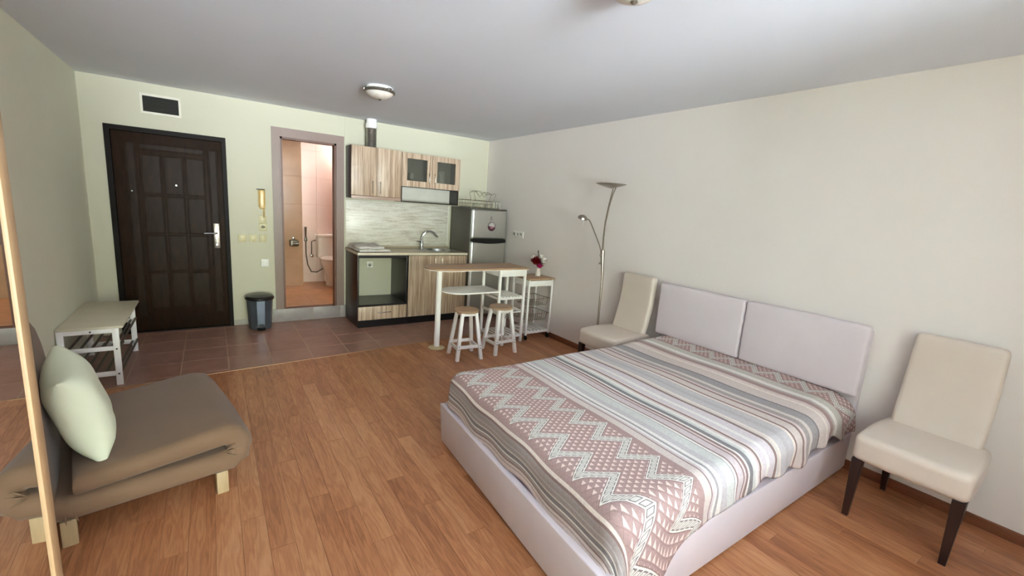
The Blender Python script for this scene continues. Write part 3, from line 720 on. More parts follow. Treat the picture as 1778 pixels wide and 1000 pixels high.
# ------------------------------------------------------------------ fridge
fx0, fx1, fy = -.575, -.035, -.655
fr = thing('fridge', 'silver fridge freezer with dark sides in the kitchen corner', 'fridge', ((fx0+fx1)/2, -.35, 0))
part(fr, 'body', box(fx0, fx1, fy+.055, -.045, .03, 1.488, .006), FRIDGE_S, True)
part(fr, 'top_trim', box(fx0-.002, fx1+.002, fy+.02, -.045, 1.478, 1.494, .004), FRIDGE_S, True)
def fdoor(z0, z1):
    bm = soft((fx0+fx1)/2, fy+.027, (z0+z1)/2, (fx1-fx0)/2, .027, (z1-z0)/2, .026, 5); bm.faces.ensure_lookup_table()
    for f in bm.faces:
        c_ = f.calc_center_median()
        f.material_index = 1 if c_.x < fx0+.028 else 0  # left edge coloured paler, a painted highlight along the rounded door
    return bm
fd = part(fr, 'freezer_door', fdoor(1.096, 1.476), [FRIDGE_D, FRIDGE_GLINT], True)
ld = part(fr, 'fridge_door', fdoor(.055, 1.058), [FRIDGE_D, FRIDGE_GLINT], True)
bm = NB(); N = 14; P0 = []
for k in range(N+1):
    f = k/N; P0.append((fx0+.02+(fx1-fx0-.03)*f, 1.050-.018*math.sin(PI*f)))
top = [(x, 1.092) for x, z in P0]; loop = P0+top[::-1]
a_ = [bm.verts.new((x, fy-.010, z)) for x, z in loop]; b2 = [bm.verts.new((x, fy+.04, z)) for x, z in loop]
bm.faces.new(a_); bm.faces.new(b2[::-1])
for k in range(len(loop)): bm.faces.new((a_[k], a_[(k+1) % len(loop)], b2[(k+1) % len(loop)], b2[k]))
part(fr, 'handle_strip', bm, BLACKP, True)
part(fr, 'hinge_tab', box(fx0-.012, fx0+.02, fy-.006, fy+.03, 1.070, 1.082, .002), BLACKP, True)
for x in (fx0+.06, fx1-.06): part(fr, 'foot', lathe(NB(), [(.02, 0), (.02, .03)], (x, fy+.12, 0), 12), BLACKP, True)
# emblem and round sticker on the freezer door
lg = NB()
for q in ((-.292, -.286, 1.382, 1.392), (-.292, -.286, 1.366, 1.379)): bx(lg, q[0], q[1], fy-.0015, fy+.002, q[2], q[3])
tube(lg, [(-.289+.013*math.cos(a), fy-.001, 1.379+.015*math.sin(a)) for a in [2*PI*k/20 for k in range(20)]], .0014, 5, True)
for k in range(7): bx(lg, -.312+k*.0066, -.3078+k*.0066, fy-.0015, fy+.002, 1.351, 1.357 if k % 3 else 1.359)
part(fd, 'emblem', lg, LOGO, True)
stk = NB()
def disc(bm, cx, cz, r, y, a0, a1, n=24):
    pts = [(cx+r*math.cos(a0+(a1-a0)*k/n), y, cz+r*math.sin(a0+(a1-a0)*k/n)) for k in range(n+1)]
    A_ = [bm.verts.new(q) for q in pts]; B_ = [bm.verts.new((q[0], q[1]+.002, q[2])) for q in pts]
    bm.faces.new(A_); bm.faces.new(B_[::-1])
    for k in range(n+1): bm.faces.new((A_[k], A_[(k+1) % (n+1)], B_[(k+1) % (n+1)], B_[k]))
    return bm
sd = part(fd, 'round_sticker', disc(NB(), -.277, 1.262, .060, fy-.0015, 0, 2*PI, 32), STICKD, True)
part(sd, 'sticker_top', disc(NB(), -.277, 1.262, .052, fy-.003, -.15, PI-.15), STICKW, True)
part(sd, 'sticker_lettering', bx(bx(box(-.300, -.245, fy-.0035, fy-.001, 1.247, 1.253), -.295, -.255, fy-.0035, fy-.001, 1.236, 1.240), -.272, -.240, fy-.0045, fy-.003, 1.270, 1.277), mat('sticker_print', (206, 140, 150), .4), True)
# wire dish rack on top
rk = thing('dish_rack', 'empty wire dish rack lying on top of the fridge', 'dish rack', (-.30, -.34, 1.494))
X0, X1, Y0, Y1 = -.22, .22, -.17, .17
def loop(z, g=0): return [(X0-g, Y0-g, z), (X1+g, Y0-g, z), (X1+g, Y1+g, z), (X0-g, Y1+g, z)]
def rect_tube(bm, z, g, r):
    L_ = loop(z, g)
    for a, b_ in zip(L_, L_[1:]+L_[:1]): tube(bm, [a, b_], r, 6)
for z, g in ((.006, 0), (.055, .004), (.10, .008)):
    bm = NB(); rect_tube(bm, z, g, .0035); part(rk, 'rim_wire', bm, WIRE)
bm = NB()
for k in range(6):
    x = X0+(X1-X0)*k/5
    for y, s_ in ((Y0, -1), (Y1, 1)): tube(bm, [(x, y, .004), (x, y+s_*.008, .10)], .0028, 6)
for k in range(1, 4):
    y = Y0+(Y1-Y0)*k/4
    for x, s_ in ((X0, -1), (X1, 1)): tube(bm, [(x, y, .004), (x+s_*.008, y, .10)], .0028, 6)
o = part(rk, 'upright_wires', bm, WIRE); o['kind'] = 'stuff'
for y in (-.06, .06):
    zig = [(-.08, y, .225), (-.06, y, .23), (.02, y, .05), (.07, y, .21), (.12, y, .175), (.21, y, .22), (.215, y, .215)]
    part(rk, 'plate_wire', tube(NB(), [(-.10, y, .10), (-.13, y, .20), (-.08, y, .228), (-.03, y, .222), (.03, y, .15), (.09, y, .218), (.14, y, .185), (.20, y, .21), (.22, y, .20), (.18, y, .10)], .0035, 6), WIRE)
for x, z in ((-.08, .228), (.09, .218)): part(rk, 'cross_wire', tube(NB(), [(x, -.06, z), (x, .06, z)], .003, 6), WIRE)

# ------------------------------------------------------------------ pedal bin
bn = thing('pedal_bin', 'grey metal pedal bin with glossy black lid beside the bathroom step', 'bin', (-2.966, -.185, 0))
part(bn, 'body', lathe(NB(), [(.105, .0), (.112, .006), (.128, .325), (.128, .335)], n=10), BINM, ang=20)
part(bn, 'lid', lathe(NB(), [(.136, .332), (.143, .340), (.143, .356), (.130, .372), (.08, .386), (0, .392)], n=36), BLACKP)
pd = tube(NB(), [(-.035, 0, 0), (-.03, -.03, 0), (0, -.045, 0), (.03, -.03, 0), (.035, 0, 0)], .013); pd.transform(Matrix.Translation((0, -.105, .016))); part(bn, 'pedal', pd, BLACKP)
hd_ = NB(); lathe(hd_, [(.042, 0), (.042, .01)], n=20); rot_bm(hd_, 'X', PI/2); bmesh.ops.bisect_plane(hd_, geom=hd_.verts[:]+hd_.edges[:]+hd_.faces[:], plane_co=(0, 0, 0), plane_no=(0, 0, -1), clear_outer=True)
hd_.transform(Matrix.Translation((0, -.108, .028))); part(bn, 'pedal_hood', hd_, BLACKP)

# ------------------------------------------------------------------ bar table with shelf and cart end
bt = thing('bar_table', 'white bar table with wood top, round post and slatted end rack', 'table', (-1.0, -1.54, 0))
def stadium(x0, x1, y0, y1, r, n=14):
    P_ = [(x1, y0), (x1, y1)]; cy_ = (y0+y1)/2; ry = (y1-y0)/2
    for k in range(n+1):
        a = PI/2+PI*k/n; P_.append((x0+r+r*math.cos(a), cy_+ry*math.sin(a)))
    return P_
part(bt, 'tabletop', prism(NB(), stadium(-1.585, -.415, -1.74, -1.34, .2), .853, .871, .002), TOPWOOD, True)
part(bt, 'top_edging', prism(NB(), stadium(-1.588, -.412, -1.743, -1.337, .203), .848, .853), WHITEP, True)
part(bt, 'shelf', prism(NB(), stadium(-1.39, -.77, -1.735, -1.36, .19), .600, .616, .002), WHITEP, True)
part(bt, 'post', lathe(NB(), [(.030, .012), (.030, .848)], (-1.445, -1.575, 0), 20), WHITEP, True)
part(bt, 'base_disc', lathe(NB(), [(.085, 0), (.088, .006), (.080, .012), (.040, .018), (.034, .022)], (-1.445, -1.575, 0), 32), CREAMCAST, True)
part(bt, 'stop_block', box(-1.25, -1.215, -1.70, -1.67, .838, .848), WHITEP, True)
cxA, cxB, cyA, cyB = -.785, -.452, -1.722, -1.372
for x in (cxA, cxB):
    for y in (cyA, cyB): part(bt, 'leg', box(x-.014, x+.014, y-.014, y+.014, 0, .848, .002), WHITEP, True)
part(bt, 'front_apron', box(cxA+.014, cxB-.014, cyA-.008, cyA+.008, .775, .848, .001), WHITEP, True)
part(bt, 'side_apron', box(cxA-.008, cxA+.008, cyA+.014, cyB-.014, .775, .848, .001), WHITEP, True)
part(bt, 'side_apron', box(cxB-.008, cxB+.008, cyA+.014, cyB-.014, .80, .848, .001), WHITEP, True)
for z, nb in ((.535, 7), (.085, 6)):
    for x in (cxA, cxB): part(bt, 'shelf_rail', box(x-.008, x+.008, cyA+.014, cyB-.014, z-.022, z+.002, .001), WHITEP, True)
    for y in (cyA, cyB): part(bt, 'shelf_rail', box(cxA+.014, cxB-.014, y-.008, y+.008, z-.022, z+.002, .001), WHITEP, True)
    for k in range(nb):
        x = cxA+.035+(cxB-cxA-.07)*k/(nb-1); part(bt, 'slat', box(x-.012, x+.012, cyA+.004, cyB-.004, z+.002, z+.011, .001), WHITEP, True)
for x in (cxA, cxB): part(bt, 'mid_rail', box(x-.008, x+.008, cyA+.014, cyB-.014, .345, .372, .001), WHITEP, True)
bm = NB()
for k in range(6):
    x = cxA+.03+(cxB-cxA-.06)*k/5; tube(bm, [(x, cyB, .36), (x, cyB-.02, .30), (x, cyA+.06, .28), (x, cyA+.02, .34)], .003, 6)
o = part(bt, 'bottle_rack_wires', bm, WIRE, True); o['kind'] = 'stuff'
part(bt, 'rack_rod', tube(NB(), [(cxA+.01, cyA+.012, .355), (cxB-.01, cyA+.012, .355)], .006, 8), WHITEP, True)

# serving trolley beside it
tr = thing('serving_trolley', 'narrow white trolley with wire baskets holding the flower vase', 'trolley', (-.20, -1.56, 0))
ax_, bx_, ay_, by_ = -.372, -.030, -1.712, -1.405
for x in (ax_, bx_):
    for y in (ay_, by_): part(tr, 'post', box(x-.011, x+.011, y-.011, y+.011, .058, .722, .002), WHITEP, True)
part(tr, 'top', box(ax_-.018, -.004, ay_-.022, by_+.020, .722, .738, .002), TOPWOOD, True)
part(tr, 'drawer_front', box(ax_+.013, bx_-.013, ay_-.010, ay_+.008, .645, .712, .002), WHITEP, True)
part(tr, 'side_apron', box(ax_-.007, ax_+.007, ay_+.011, by_-.011, .645, .722, .001), WHITEP, True)
part(tr, 'side_apron', box(bx_-.007, bx_+.007, ay_+.011, by_-.011, .645, .722, .001), WHITEP, True)
for z in (.49, .31):
    bm = NB()
    for x in (ax_+.016, bx_-.016): tube(bm, [(x, ay_, z), (x, by_, z)], .0045, 6)
    for y in (ay_+.004, by_-.004): tube(bm, [(ax_+.016, y, z), (bx_-.016, y, z)], .004, 6)
    bk = part(tr, 'basket_rim', bm, WIRE, True)
    bm = NB()
    for k in range(9):
        x = ax_+.04+(bx_-ax_-.08)*k/8; tube(bm, [(x, ay_+.006, z), (x, ay_+.03, z-.085), (x, by_-.03, z-.085), (x, by_-.006, z)], .0022, 5)
    for k in range(4):
        y = ay_+.04+(by_-ay_-.08)*k/3; tube(bm, [(ax_+.018, y, z), (ax_+.035, y, z-.083), (bx_-.035, y, z-.083), (bx_-.018, y, z)], .0022, 5)
    o = part(bk, 'basket_wires', bm, WIRE, True); o['kind'] = 'stuff'
for x in (ax_, bx_): part(tr, 'bottom_rail', box(x-.007, x+.007, ay_+.011, by_-.011, .075, .105, .001), WHITEP, True)
for y in (ay_, by_): part(tr, 'bottom_rail', box(ax_+.011, bx_-.011, y-.007, y+.007, .075, .105, .001), WHITEP, True)
for k in range(6):
    x = ax_+.04+(bx_-ax_-.08)*k/5; part(tr, 'slat', box(x-.014, x+.014, ay_+.004, by_-.004, .105, .113, .001), WHITEP, True)
for x in (ax_, bx_-.012):
    for y in (ay_, by_):
        w = lathe(NB(), [(.006, -.010), (.024, -.010), (.026, -.005), (.026, .005), (.024, .010), (.006, .010)], n=18); rot_bm(w, 'Y', PI/2); w.transform(Matrix.Translation((x, y-.004, .026)))
        cs = part(tr, 'castor', w, BLACKP, True); part(cs, 'fork', box(x-.013, x+.013, y-.010, y+.010, .040, .060, .002), BLACKP, True)
# vase and flowers
VX, VY, VZ = -.118, -1.535, .738
va = thing('vase', 'small white tapered vase with flowers on the trolley', 'vase', (VX, VY, VZ))
part(va, 'vase_body', lathe(NB(), [(.030, 0), (.032, .004), (.027, .05), (.022, .095), (.025, .115), (.021, .113), (.018, .09), (0, .02)], n=24), VASE)
def petal_head(c, r, n, mt, root, seed, flat=.75):
    rd = random.Random(seed)
    for k in range(n):
        bm = NB(); lay = k/n; a = k*2.4; rad = r*(.25+.75*lay)
        vs = []
        for i in range(5):
            u = -1+i*.5
            row = []
            for j in range(4):
                w_ = j/3; ww = rad*.62*math.sin(PI*(.15+.75*w_))
                p_ = Vector((rad*(.12+.5*w_+.25*w_*w_*lay), u*ww, r*flat*(w_*(1.05-.55*lay))-.25*u*u*ww*0))
                row.append(bm.verts.new(p_+Vector((-.2*u*u*ww, 0, .15*u*u*ww))))
            vs.append(row)
        for i in range(4):
            for j in range(3): bm.faces.new((vs[i][j], vs[i+1][j], vs[i+1][j+1], vs[i][j+1]))
        bmesh.ops.solidify(bm, geom=bm.faces[:], thickness=.0012)
        rot_bm(bm, 'Z', a+rd.uniform(-.2, .2)); bm.transform(Matrix.Translation(c)); part(root, 'petal', bm, mt, True, 60)
def flower(name, label, cat, c, r, mt, n=14, seed=1, flat=.75, tilt=None):
    t = thing(name, label, cat, (VX, VY, VZ+.02)); cc = Vector(c)
    part(t, 'stem', tube(NB(), [(VX, VY, VZ+.03), (VX+(c[0]-VX)*.25, VY+(c[1]-VY)*.25, VZ+.11), tuple(cc)], .0022, 6), LEAF, True)
    petal_head(cc-Vector((0, 0, r*.3)), r, n, mt, t, seed, flat)
    part(t, 'heart', soft(cc.x, cc.y, cc.z, r*.34, r*.34, r*.36, r*.3, 2), mt, True)
    return t
flower('red_rose', 'dark red rose in the white vase', 'flower', (VX-.045, VY+.005, VZ+.170), .098, REDP, 18, 1, 1.0)
flower('pink_rose', 'magenta pink rose drooping over the vase rim', 'flower', (VX-.018, VY-.045, VZ+.122), .066, PINKP, 14, 2, .9)
flower('white_flower', 'large white blossom leaning towards the wall in the vase', 'flower', (VX+.062, VY-.015, VZ+.190), .098, WHITEPET, 12, 3, .6)
flower('white_flower', 'second white blossom above the big one in the vase', 'flower', (VX+.045, VY+.020, VZ+.235), .066, WHITEPET, 10, 4, .6)
flower('white_flower', 'small white blossom behind the dark red rose', 'flower', (VX-.05, VY+.045, VZ+.222), .060, WHITEPET, 9, 5, .6)
sg = thing('budded_twig', 'dark budded twig rising above the flowers', 'twig', (VX, VY, VZ+.02))
tp = [(VX, VY, VZ+.03), (VX+.002, VY+.003, VZ+.12), (VX-.004, VY+.004, VZ+.20), (VX-.014, VY+.004, VZ+.26), (VX-.02, VY+.004, VZ+.305)]
part(sg, 'stem', tube(NB(), tp, .0016, 6), TWIG, True)
for q in ((-.003, .20), (-.009, .235), (-.012, .255), (-.016, .28), (-.019, .30)): part(sg, 'bud', soft(VX+q[0], VY+.004, VZ+q[1], .006, .006, .009, .005, 2), TWIG, True)
lf = thing('leaf_sprig', 'dark green leaf sprig spread under the blossoms', 'leaves', (VX, VY, VZ+.02))
part(lf, 'stem', tube(NB(), [(VX, VY, VZ+.03), (VX+.005, VY-.005, VZ+.13)], .002, 6), LEAF, True)
for dx_, dy_, dz_, w_ in ((.085, -.01, .02, .02), (.05, -.03, .005, .022), (.03, .02, .05, .02), (-.02, .02, .09, .02), (-.05, -.01, .01, .018)):
    bm = NB(); a = Vector((VX+.004, VY-.004, VZ+.125)); d = Vector((dx_, dy_, dz_)); sd_ = d.cross(Vector((0, 0, 1))).normalized()*w_
    rows = []
    for k in range(6):
        f = k/5; wd = math.sin(PI*min(1, f*.92+.06)); c_ = a+d*f+Vector((0, 0, .02*math.sin(PI*f)))
        rows.append([bm.verts.new(c_-sd_*wd), bm.verts.new(c_-Vector((0, 0, .004*wd))), bm.verts.new(c_+sd_*wd)])
    for A_, B_ in zip(rows, rows[1:]):
        for k in range(2): bm.faces.new((A_[k], A_[k+1], B_[k+1], B_[k]))
    bmesh.ops.solidify(bm, geom=bm.faces[:], thickness=.001); part(lf, 'leaf', bm, LEAF, True, 60)

# ------------------------------------------------------------------ stools
def stool(loc, rz, label):
    t = thing('bar_stool', label, 'stool', loc, rz, 'stools at the bar table'); h = .497
    part(t, 'seat', lathe(NB(), [(.118, h-.024), (.124, h-.020), (.124, h-.004), (.120, h), (0, h)], n=36), STOOLW)
    tops = .072; bot = .128
    for sx2 in (-1, 1):
        for sy2 in (-1, 1):
            bm = NB(); w = .0165
            lo2 = [bm.verts.new((sx2*bot+a*w, sy2*bot+b_*w, 0)) for a, b_ in ((-1, -1), (1, -1), (1, 1), (-1, 1))]
            up = [bm.verts.new((sx2*tops+a*w, sy2*tops+b_*w, h-.022)) for a, b_ in ((-1, -1), (1, -1), (1, 1), (-1, 1))]
            bm.faces.new(lo2[::-1]); bm.faces.new(up)
            for k in range(4): bm.faces.new((lo2[k], lo2[(k+1) % 4], up[(k+1) % 4], up[k]))
            bmesh.ops.bevel(bm, geom=bm.edges[:], offset=.002, segments=1, affect='EDGES')
            lg_ = part(t, 'leg', bm, WHITEP)
            for z in (.118, .145):
                f = 1-z/h; xx = sx2*(tops+(bot-tops)*f); yy = sy2*(tops+(bot-tops)*f)
                sc_ = lathe(NB(), [(.0045, 0), (.0045, .002)], n=10); rot_bm(sc_, 'X', PI/2 if sy2 < 0 else -PI/2); sc_.transform(Matrix.Translation((xx, yy+sy2*.0165, z))); part(lg_, 'screw', sc_, PLEATD)
    for ax2, z in (('x', .135), ('y', .115)):
        for s_ in (-1, 1):
            f = 1-z/h; e = tops+(bot-tops)*f
            if ax2 == 'x': g = box(-e+.012, e-.012, s_*e-.008, s_*e+.008, z-.016, z+.016, .001)
            else: g = box(s_*e-.008, s_*e+.008, -e+.012, e-.012, z-.016, z+.016, .001)
            part(t, 'stretcher', g, WHITEP)
    for ax2 in 'xy':
        for s_ in (-1, 1):
            e = tops+.003
            g = box(-e+.012, e-.012, s_*e-.007, s_*e+.007, h-.056, h-.024, .001) if ax2 == 'x' else box(s_*e-.007, s_*e+.007, -e+.012, e-.012, h-.056, h-.024, .001)
            part(t, 'seat_rail', g, WHITEP)
    return t
stool((-1.29, -1.918, 0), -.12, 'white bar stool with round wood seat beside the table post')
stool((-.868, -1.905, 0), .03, 'white bar stool with round wood seat by the slatted rack')

# ------------------------------------------------------------------ floor lamp
LX, LY = -.20, -2.685
fl = thing('floor_lamp', 'nickel floor lamp with uplight dish and reading arm by the wall', 'lamp', (LX, LY, 0))
part(fl, 'base', lathe(NB(), [(.125, 0), (.128, .008), (.120, .018), (.03, .028), (.012, .04)], n=36), METAL)
part(fl, 'pole', tube(NB(), [(0, 0, .03), (0, .01, .5), (0, .02, .97)], .011, 12), METAL)
part(fl, 'joint', tube(NB(), [(0, .02, .93), (0, .024, .97), (0, .05, 1.165), (0, .051, 1.185)], [.012, .013, .024, .020], 14), METAL)
for k, dy in ((0, .012), (1, -.006)):
    part(fl, 'upper_rod', tube(NB(), [(0, .045+dy*.6, 1.17), (0, .054+dy*.5, 1.30), (0, .050+dy*.5, 1.45), (0, .030+dy*.6, 1.60), (0, .002+dy, 1.72), (0, -.022+dy*1.6, 1.785)], .0062, 8), METAL)
part(fl, 'uplight_dish', lathe(NB(), [(.018, 1.778), (.035, 1.783), (.09, 1.797), (.142, 1.815), (.145, 1.818), (.138, 1.818), (.08, 1.803), (.0, 1.795)], (0, .035, 0), 40), METAL)
part(fl, 'dish_bracket', tube(NB(), [(0, -.025, 1.79), (0, .0, 1.795), (0, .035, 1.785)], .012, 8), METAL)
for z in (1.05, 1.13): part(fl, 'dimmer_knob', tube(NB(), [(-.02, .04, z), (-.036, .045, z)], .009, 10), METAL)
part(fl, 'reading_arm', tube(NB(), [(-.012, .06, 1.17), (-.012, .10, 1.24), (-.012, .20, 1.38), (-.012, .245, 1.438), (-.012, .27, 1.462), (-.012, .32, 1.472)], .0065, 10), METAL)
rh = lathe(NB(), [(.050, -.012), (.052, -.008), (.044, .012), (.022, .026), (0, .030)], n=24); rot_bm(rh, 'X', .35); rh.transform(Matrix.Translation((-.012, .365, 1.478))); hh = part(fl, 'reading_shade', rh, METAL)
part(hh, 'tilt_handle', tube(NB(), [(-.012, .34, 1.465), (-.012, .355, 1.40)], .003, 6), WHITEG)

# ------------------------------------------------------------------ side chairs (slipper style)
def chair(loc, label):
    t = thing('side_chair', label, 'chair', loc, 0, 'cream leatherette side chairs')
    def seatf(p_, a, b_, c_):
        z = p_.z+(.012*(1-min(1, abs(a))**2) if c_ > 0 else 0); return (p_.x-.012*(1-b_*b_)*(a < -.5), p_.y*(1.0-.05*max(0, a)), z)
    part(t, 'seat', soft(-.02, 0, .402, .245, .228, .072, .034, 8, fn=seatf), LEATH)
    def backf(p_, a, b_, c_):
        k = (c_+1)/2; w = 1-.10*max(0, 1-k*2.2)*0-.03*k
        bend = .055*(1-k)**1.6*-1+.012*math.sin(PI*k)
        return (p_.x+bend*1.2+.034*k, p_.y*w*(1.0+.02*math.sin(PI*k)), p_.z)
    part(t, 'backrest', soft(.205, 0, .705, .036, .186, .292, .028, 10, fn=backf), LEATH)
    for sy_ in (-1, 1):
        for x, xo, top in ((-.235, -.012, .335), (.205, .045, .34)):
            y = sy_*(.196 if x < 0 else .165)
            bm = NB(); a_ = .017 if x < 0 else .015; w = .024
            lo2 = [bm.verts.new((x+xo+i*a_*.8, y+j*a_*.8, 0)) for i, j in ((-1, -1), (1, -1), (1, 1), (-1, 1))]
            up = [bm.verts.new((x+i*w, y+j*w, top)) for i, j in ((-1, -1), (1, -1), (1, 1), (-1, 1))]
            bm.faces.new(lo2[::-1]); bm.faces.new(up)
            for k in range(4): bm.faces.new((lo2[k], lo2[(k+1) % 4], up[(k+1) % 4], up[k]))
            bmesh.ops.bevel(bm, geom=bm.edges[:], offset=.002, segments=1, affect='EDGES'); part(t, 'leg', bm, DARKLEG)
    return t
chair((-.315, -3.03, 0), 'cream leatherette chair between the floor lamp and the bed')
chair((-.315, -5.182, 0), 'cream leatherette chair with dark legs standing clear of the bed')

# ------------------------------------------------------------------ bed
bd = thing('bed', 'double bed upholstered in lavender fabric with cushioned headboard', 'bed', (-1.1, -4.05, 0))
yA, yB = -3.30, -4.80
def rail(a, b_, ia, ib, z0, z1, fl_):
    """tapered rail prism: outer points a,b, inner ia,ib; fl_ = outward flare vector at the top"""
    bm = NB(); low = [a, b_, ib, ia]; hi = [(a[0]+fl_[0], a[1]+fl_[1]), (b_[0]+fl_[2], b_[1]+fl_[3]), ib, ia]
    A_ = [bm.verts.new((x, y, z0)) for x, y in low]; B_ = [bm.verts.new((x, y, z1)) for x, y in hi]
    bm.faces.new(A_[::-1]); bm.faces.new(B_)
    for k in range(4): bm.faces.new((A_[k], A_[(k+1) % 4], B_[(k+1) % 4], B_[k]))
    bmesh.ops.bevel(bm, geom=bm.edges[:], offset=.008, segments=3, affect='EDGES', profile=.5); return bm
FA, FB = (-2.200, yA), (-2.285, yB)
part(bd, 'foot_rail', rail(FA, FB, (-2.172, yA), (-2.257, yB), .012, .268, (-.012, .012, -.012, -.012)), LAVEND, True)
part(bd, 'side_rail', rail((-2.172, yA), (-.062, yA), (-2.172, yA-.028), (-.062, yA-.028), .012, .268, (0, .012, 0, .012)), LAVEND, True)
part(bd, 'side_rail', rail((-2.257, yB), (-.062, yB), (-2.257, yB+.028), (-.062, yB+.028), .012, .268, (0, -.012, 0, -.012)), LAVEND, True)
part(bd, 'headboard', soft(-.038, (yA+yB)/2, .475, .022, .75, .463, .015, 6), LAVEND, True)
for a, b_ in ((-3.302, -4.053), (-4.060, -4.806)):
    c_ = soft(-.100, (a+b_)/2, .747, .038, abs(a-b_)/2, .225, .020, 12, puff=(.012, .0, .004), fn=lambda p_, a2, b2_, c2: (p_.x-(.0015*math.sin(p_.z*60+b2_*3)*(abs(b2_) > .9)), p_.y+.0025*math.sin(p_.z*70)*(abs(b2_) > .92), p_.z))
    part(bd, 'headboard_cushion', c_, LAVEND, True)
for x in (-2.05, -.2):
    for y in (yA-.1, yB+.1): part(bd, 'foot', box(x-.03, x+.03, y-.03, y+.03, 0, .014), BLACKP, True)
bm = NB(); 
mt_ = soft(-1.145, (yA+yB)/2, .275, 1.02, .716, .185, .06, 8, fn=lambda p_, a, b_, c_: (p_.x-.055*(.5-b_*.5)*(a < 0)*abs(a)*1.5, p_.y, p_.z))
mt_o = solo('mattress', mt_, LILAC, 'mattress in a lilac sheet showing under the blanket at the foot', 'mattress')
# patterned blanket draped over it
SE, T0, T1 = 2.405, 3.03, 4.80+.15
def blanket():
    S1, TA, TB, r = 2.13, 3.395, 4.735, .085
    ns, ntt = 190, 170; me = bpy.data.meshes.new('bedspread'); V, UV = [], []
    rd = random.Random(3)
    for i in range(ns+1):
        for j in range(ntt+1):
            s = .118+(SE-.118)*i/ns; t = T0+(T1-T0)*j/ntt
            # uneven hems
            hs_ = 1+.05*math.sin(t*7.1)+.03*math.sin(t*19)
            dx = max(0, s-S1); dn = max(0, t-TB); df = max(0, TA-t)
            hem = 1+.10*math.sin(s*9.)+.08*math.sin(s*23+1)
            ks = min(1, max(0, (s-1.62)/.55)); dn2 = dn*hem*(1+1.15*ks*ks*(3-2*ks)); df2 = df*(1+.06*math.sin(s*8))
            dx2 = dx*hs_*.95
            dt = dn2+df2; d = math.hypot(dx2, dt)
            if d < r*PI/2: out, dn_ = r*math.sin(d/r), r*(1-math.cos(d/r))
            else:
                e = d-r*PI/2; ripple = .010*math.sin(s*26+2*math.sin(t*5))*(dt > dx2)+.004*math.sin(t*17+s*3)*(dx2 >= dt)
                out, dn_ = r+.05*e+ripple*min(1, e/.08), r+e*.985
            ux, ut = (dx2/d, dt/d) if d > 1e-9 else (0, 0)
            sgn = 1 if dn > 0 else -1
            X = min(s, S1)+ux*out; Tt = min(max(t, TA), TB)+sgn*ut*out
            k = min(1, max(0, (.80-s)/.45)); k = k*k*(3-2*k)
            kt = min(1, max(0, (Tt-3.32)/.12))*min(1, max(0, (4.80-Tt)/.12))
            z = .482+.035*k*kt+.004*math.sin(s*6.1+t*2)+.003*math.sin(t*9.+s*4)-dn_
            f = (X/2.2)*((Tt-4.0)/.75); X += .034*f*(X/2.2)
            if s < .3 and dt > 0: X += 0
            V.append((-X, -Tt, z)); UV.append((s/3, t/3))
    F = [(i*(ntt+1)+j, i*(ntt+1)+j+1, (i+1)*(ntt+1)+j+1, (i+1)*(ntt+1)+j) for i in range(ns) for j in range(ntt)]
    me.from_pydata(V, [], F); uvl = me.uv_layers.new(name='UVMap')
    for lp in me.loops: uvl.data[lp.index].uv = UV[lp.vertex_index]
    me.materials.append(BLANKET); me.shade_smooth()
    o = link('bedspread', me); tag(o, 'woven blanket with striped middle and zigzag triangle borders on the bed', 'blanket')
    md = o.modifiers.new('thickness', 'SOLIDIFY'); md.thickness = .005; md.offset = -1
    return o
blanket()

# ------------------------------------------------------------------ fold-out armchair
ANG = math.radians(10.5)
sf = thing('chair_bed', 'taupe fold-out single sofa chair with pale wooden legs', 'sofa chair', (-3.93, -3.362, 0), ANG)
SW = .90
def sweep(path, w0, w1, rad, pleat=None):
    """sweep a rounded slab cross-section along (u, z, thickness) stations; v runs from w0 to w1"""
    bm = NB(); rings = []; N = len(path)
    for i, (u, z, th) in enumerate(path):
        a = path[max(i-1, 0)]; b_ = path[min(i+1, N-1)]; d = Vector((b_[0]-a[0], 0, b_[1]-a[1])).normalized(); nn = Vector((-d.z, 0, d.x))
        h = th/2; rr_ = min(rad, h*.95); ring = []
        cs = [(w1-rr_, h-rr_, 0), (w0+rr_, h-rr_, PI/2), (w0+rr_, -h+rr_, PI), (w1-rr_, -h+rr_, 1.5*PI)]
        for cv, cn, a0 in cs:
            for k in range(6):
                aa = a0+PI/2*k/5; v_ = cv+rr_*math.cos(aa); n_ = cn+rr_*math.sin(aa)
                if pleat: v_, n_ = pleat(i, N, v_, n_, aa)
                ring.append(bm.verts.new(Vector((u, v_, z))+nn*n_))
            if a0 in (0, PI):   # long faces get inner points so they can sag
                for k in range(1, 8):
                    f = k/8; v_ = (w1-rr_)+(w0-w1+2*rr_)*f if a0 == 0 else (w0+rr_)+(w1-w0-2*rr_)*f
                    n_ = (h if a0 == 0 else -h); bl = math.sin(PI*f)*.008
                    ring.append(bm.verts.new(Vector((u, v_, z))+nn*(n_+bl*(1 if a0 == 0 else -1))))
        rings.append(ring)
    M_ = len(rings[0])
    for A_, B_ in zip(rings, rings[1:]):
        for k in range(M_): bm.faces.new((A_[k], A_[(k+1) % M_], B_[(k+1) % M_], B_[k]))
    bm.faces.new(rings[0][::-1]); bm.faces.new(rings[-1]); return bm
top_ = [(.045, .258, .05), (.05, .258, .075), (.065, .259, .088)]+[(.065+.515*k/10, .259+.047*(k/10), .088+.022*k/10) for k in range(1, 11)]
arc_ = [(.58+.070*math.sin(PI*k/10), .236+.070*math.cos(PI*k/10), .110+.002*math.sin(PI*k/10)) for k in range(1, 11)]
low_ = [(.58-.55*k/9, .166, .106) for k in range(1, 10)]
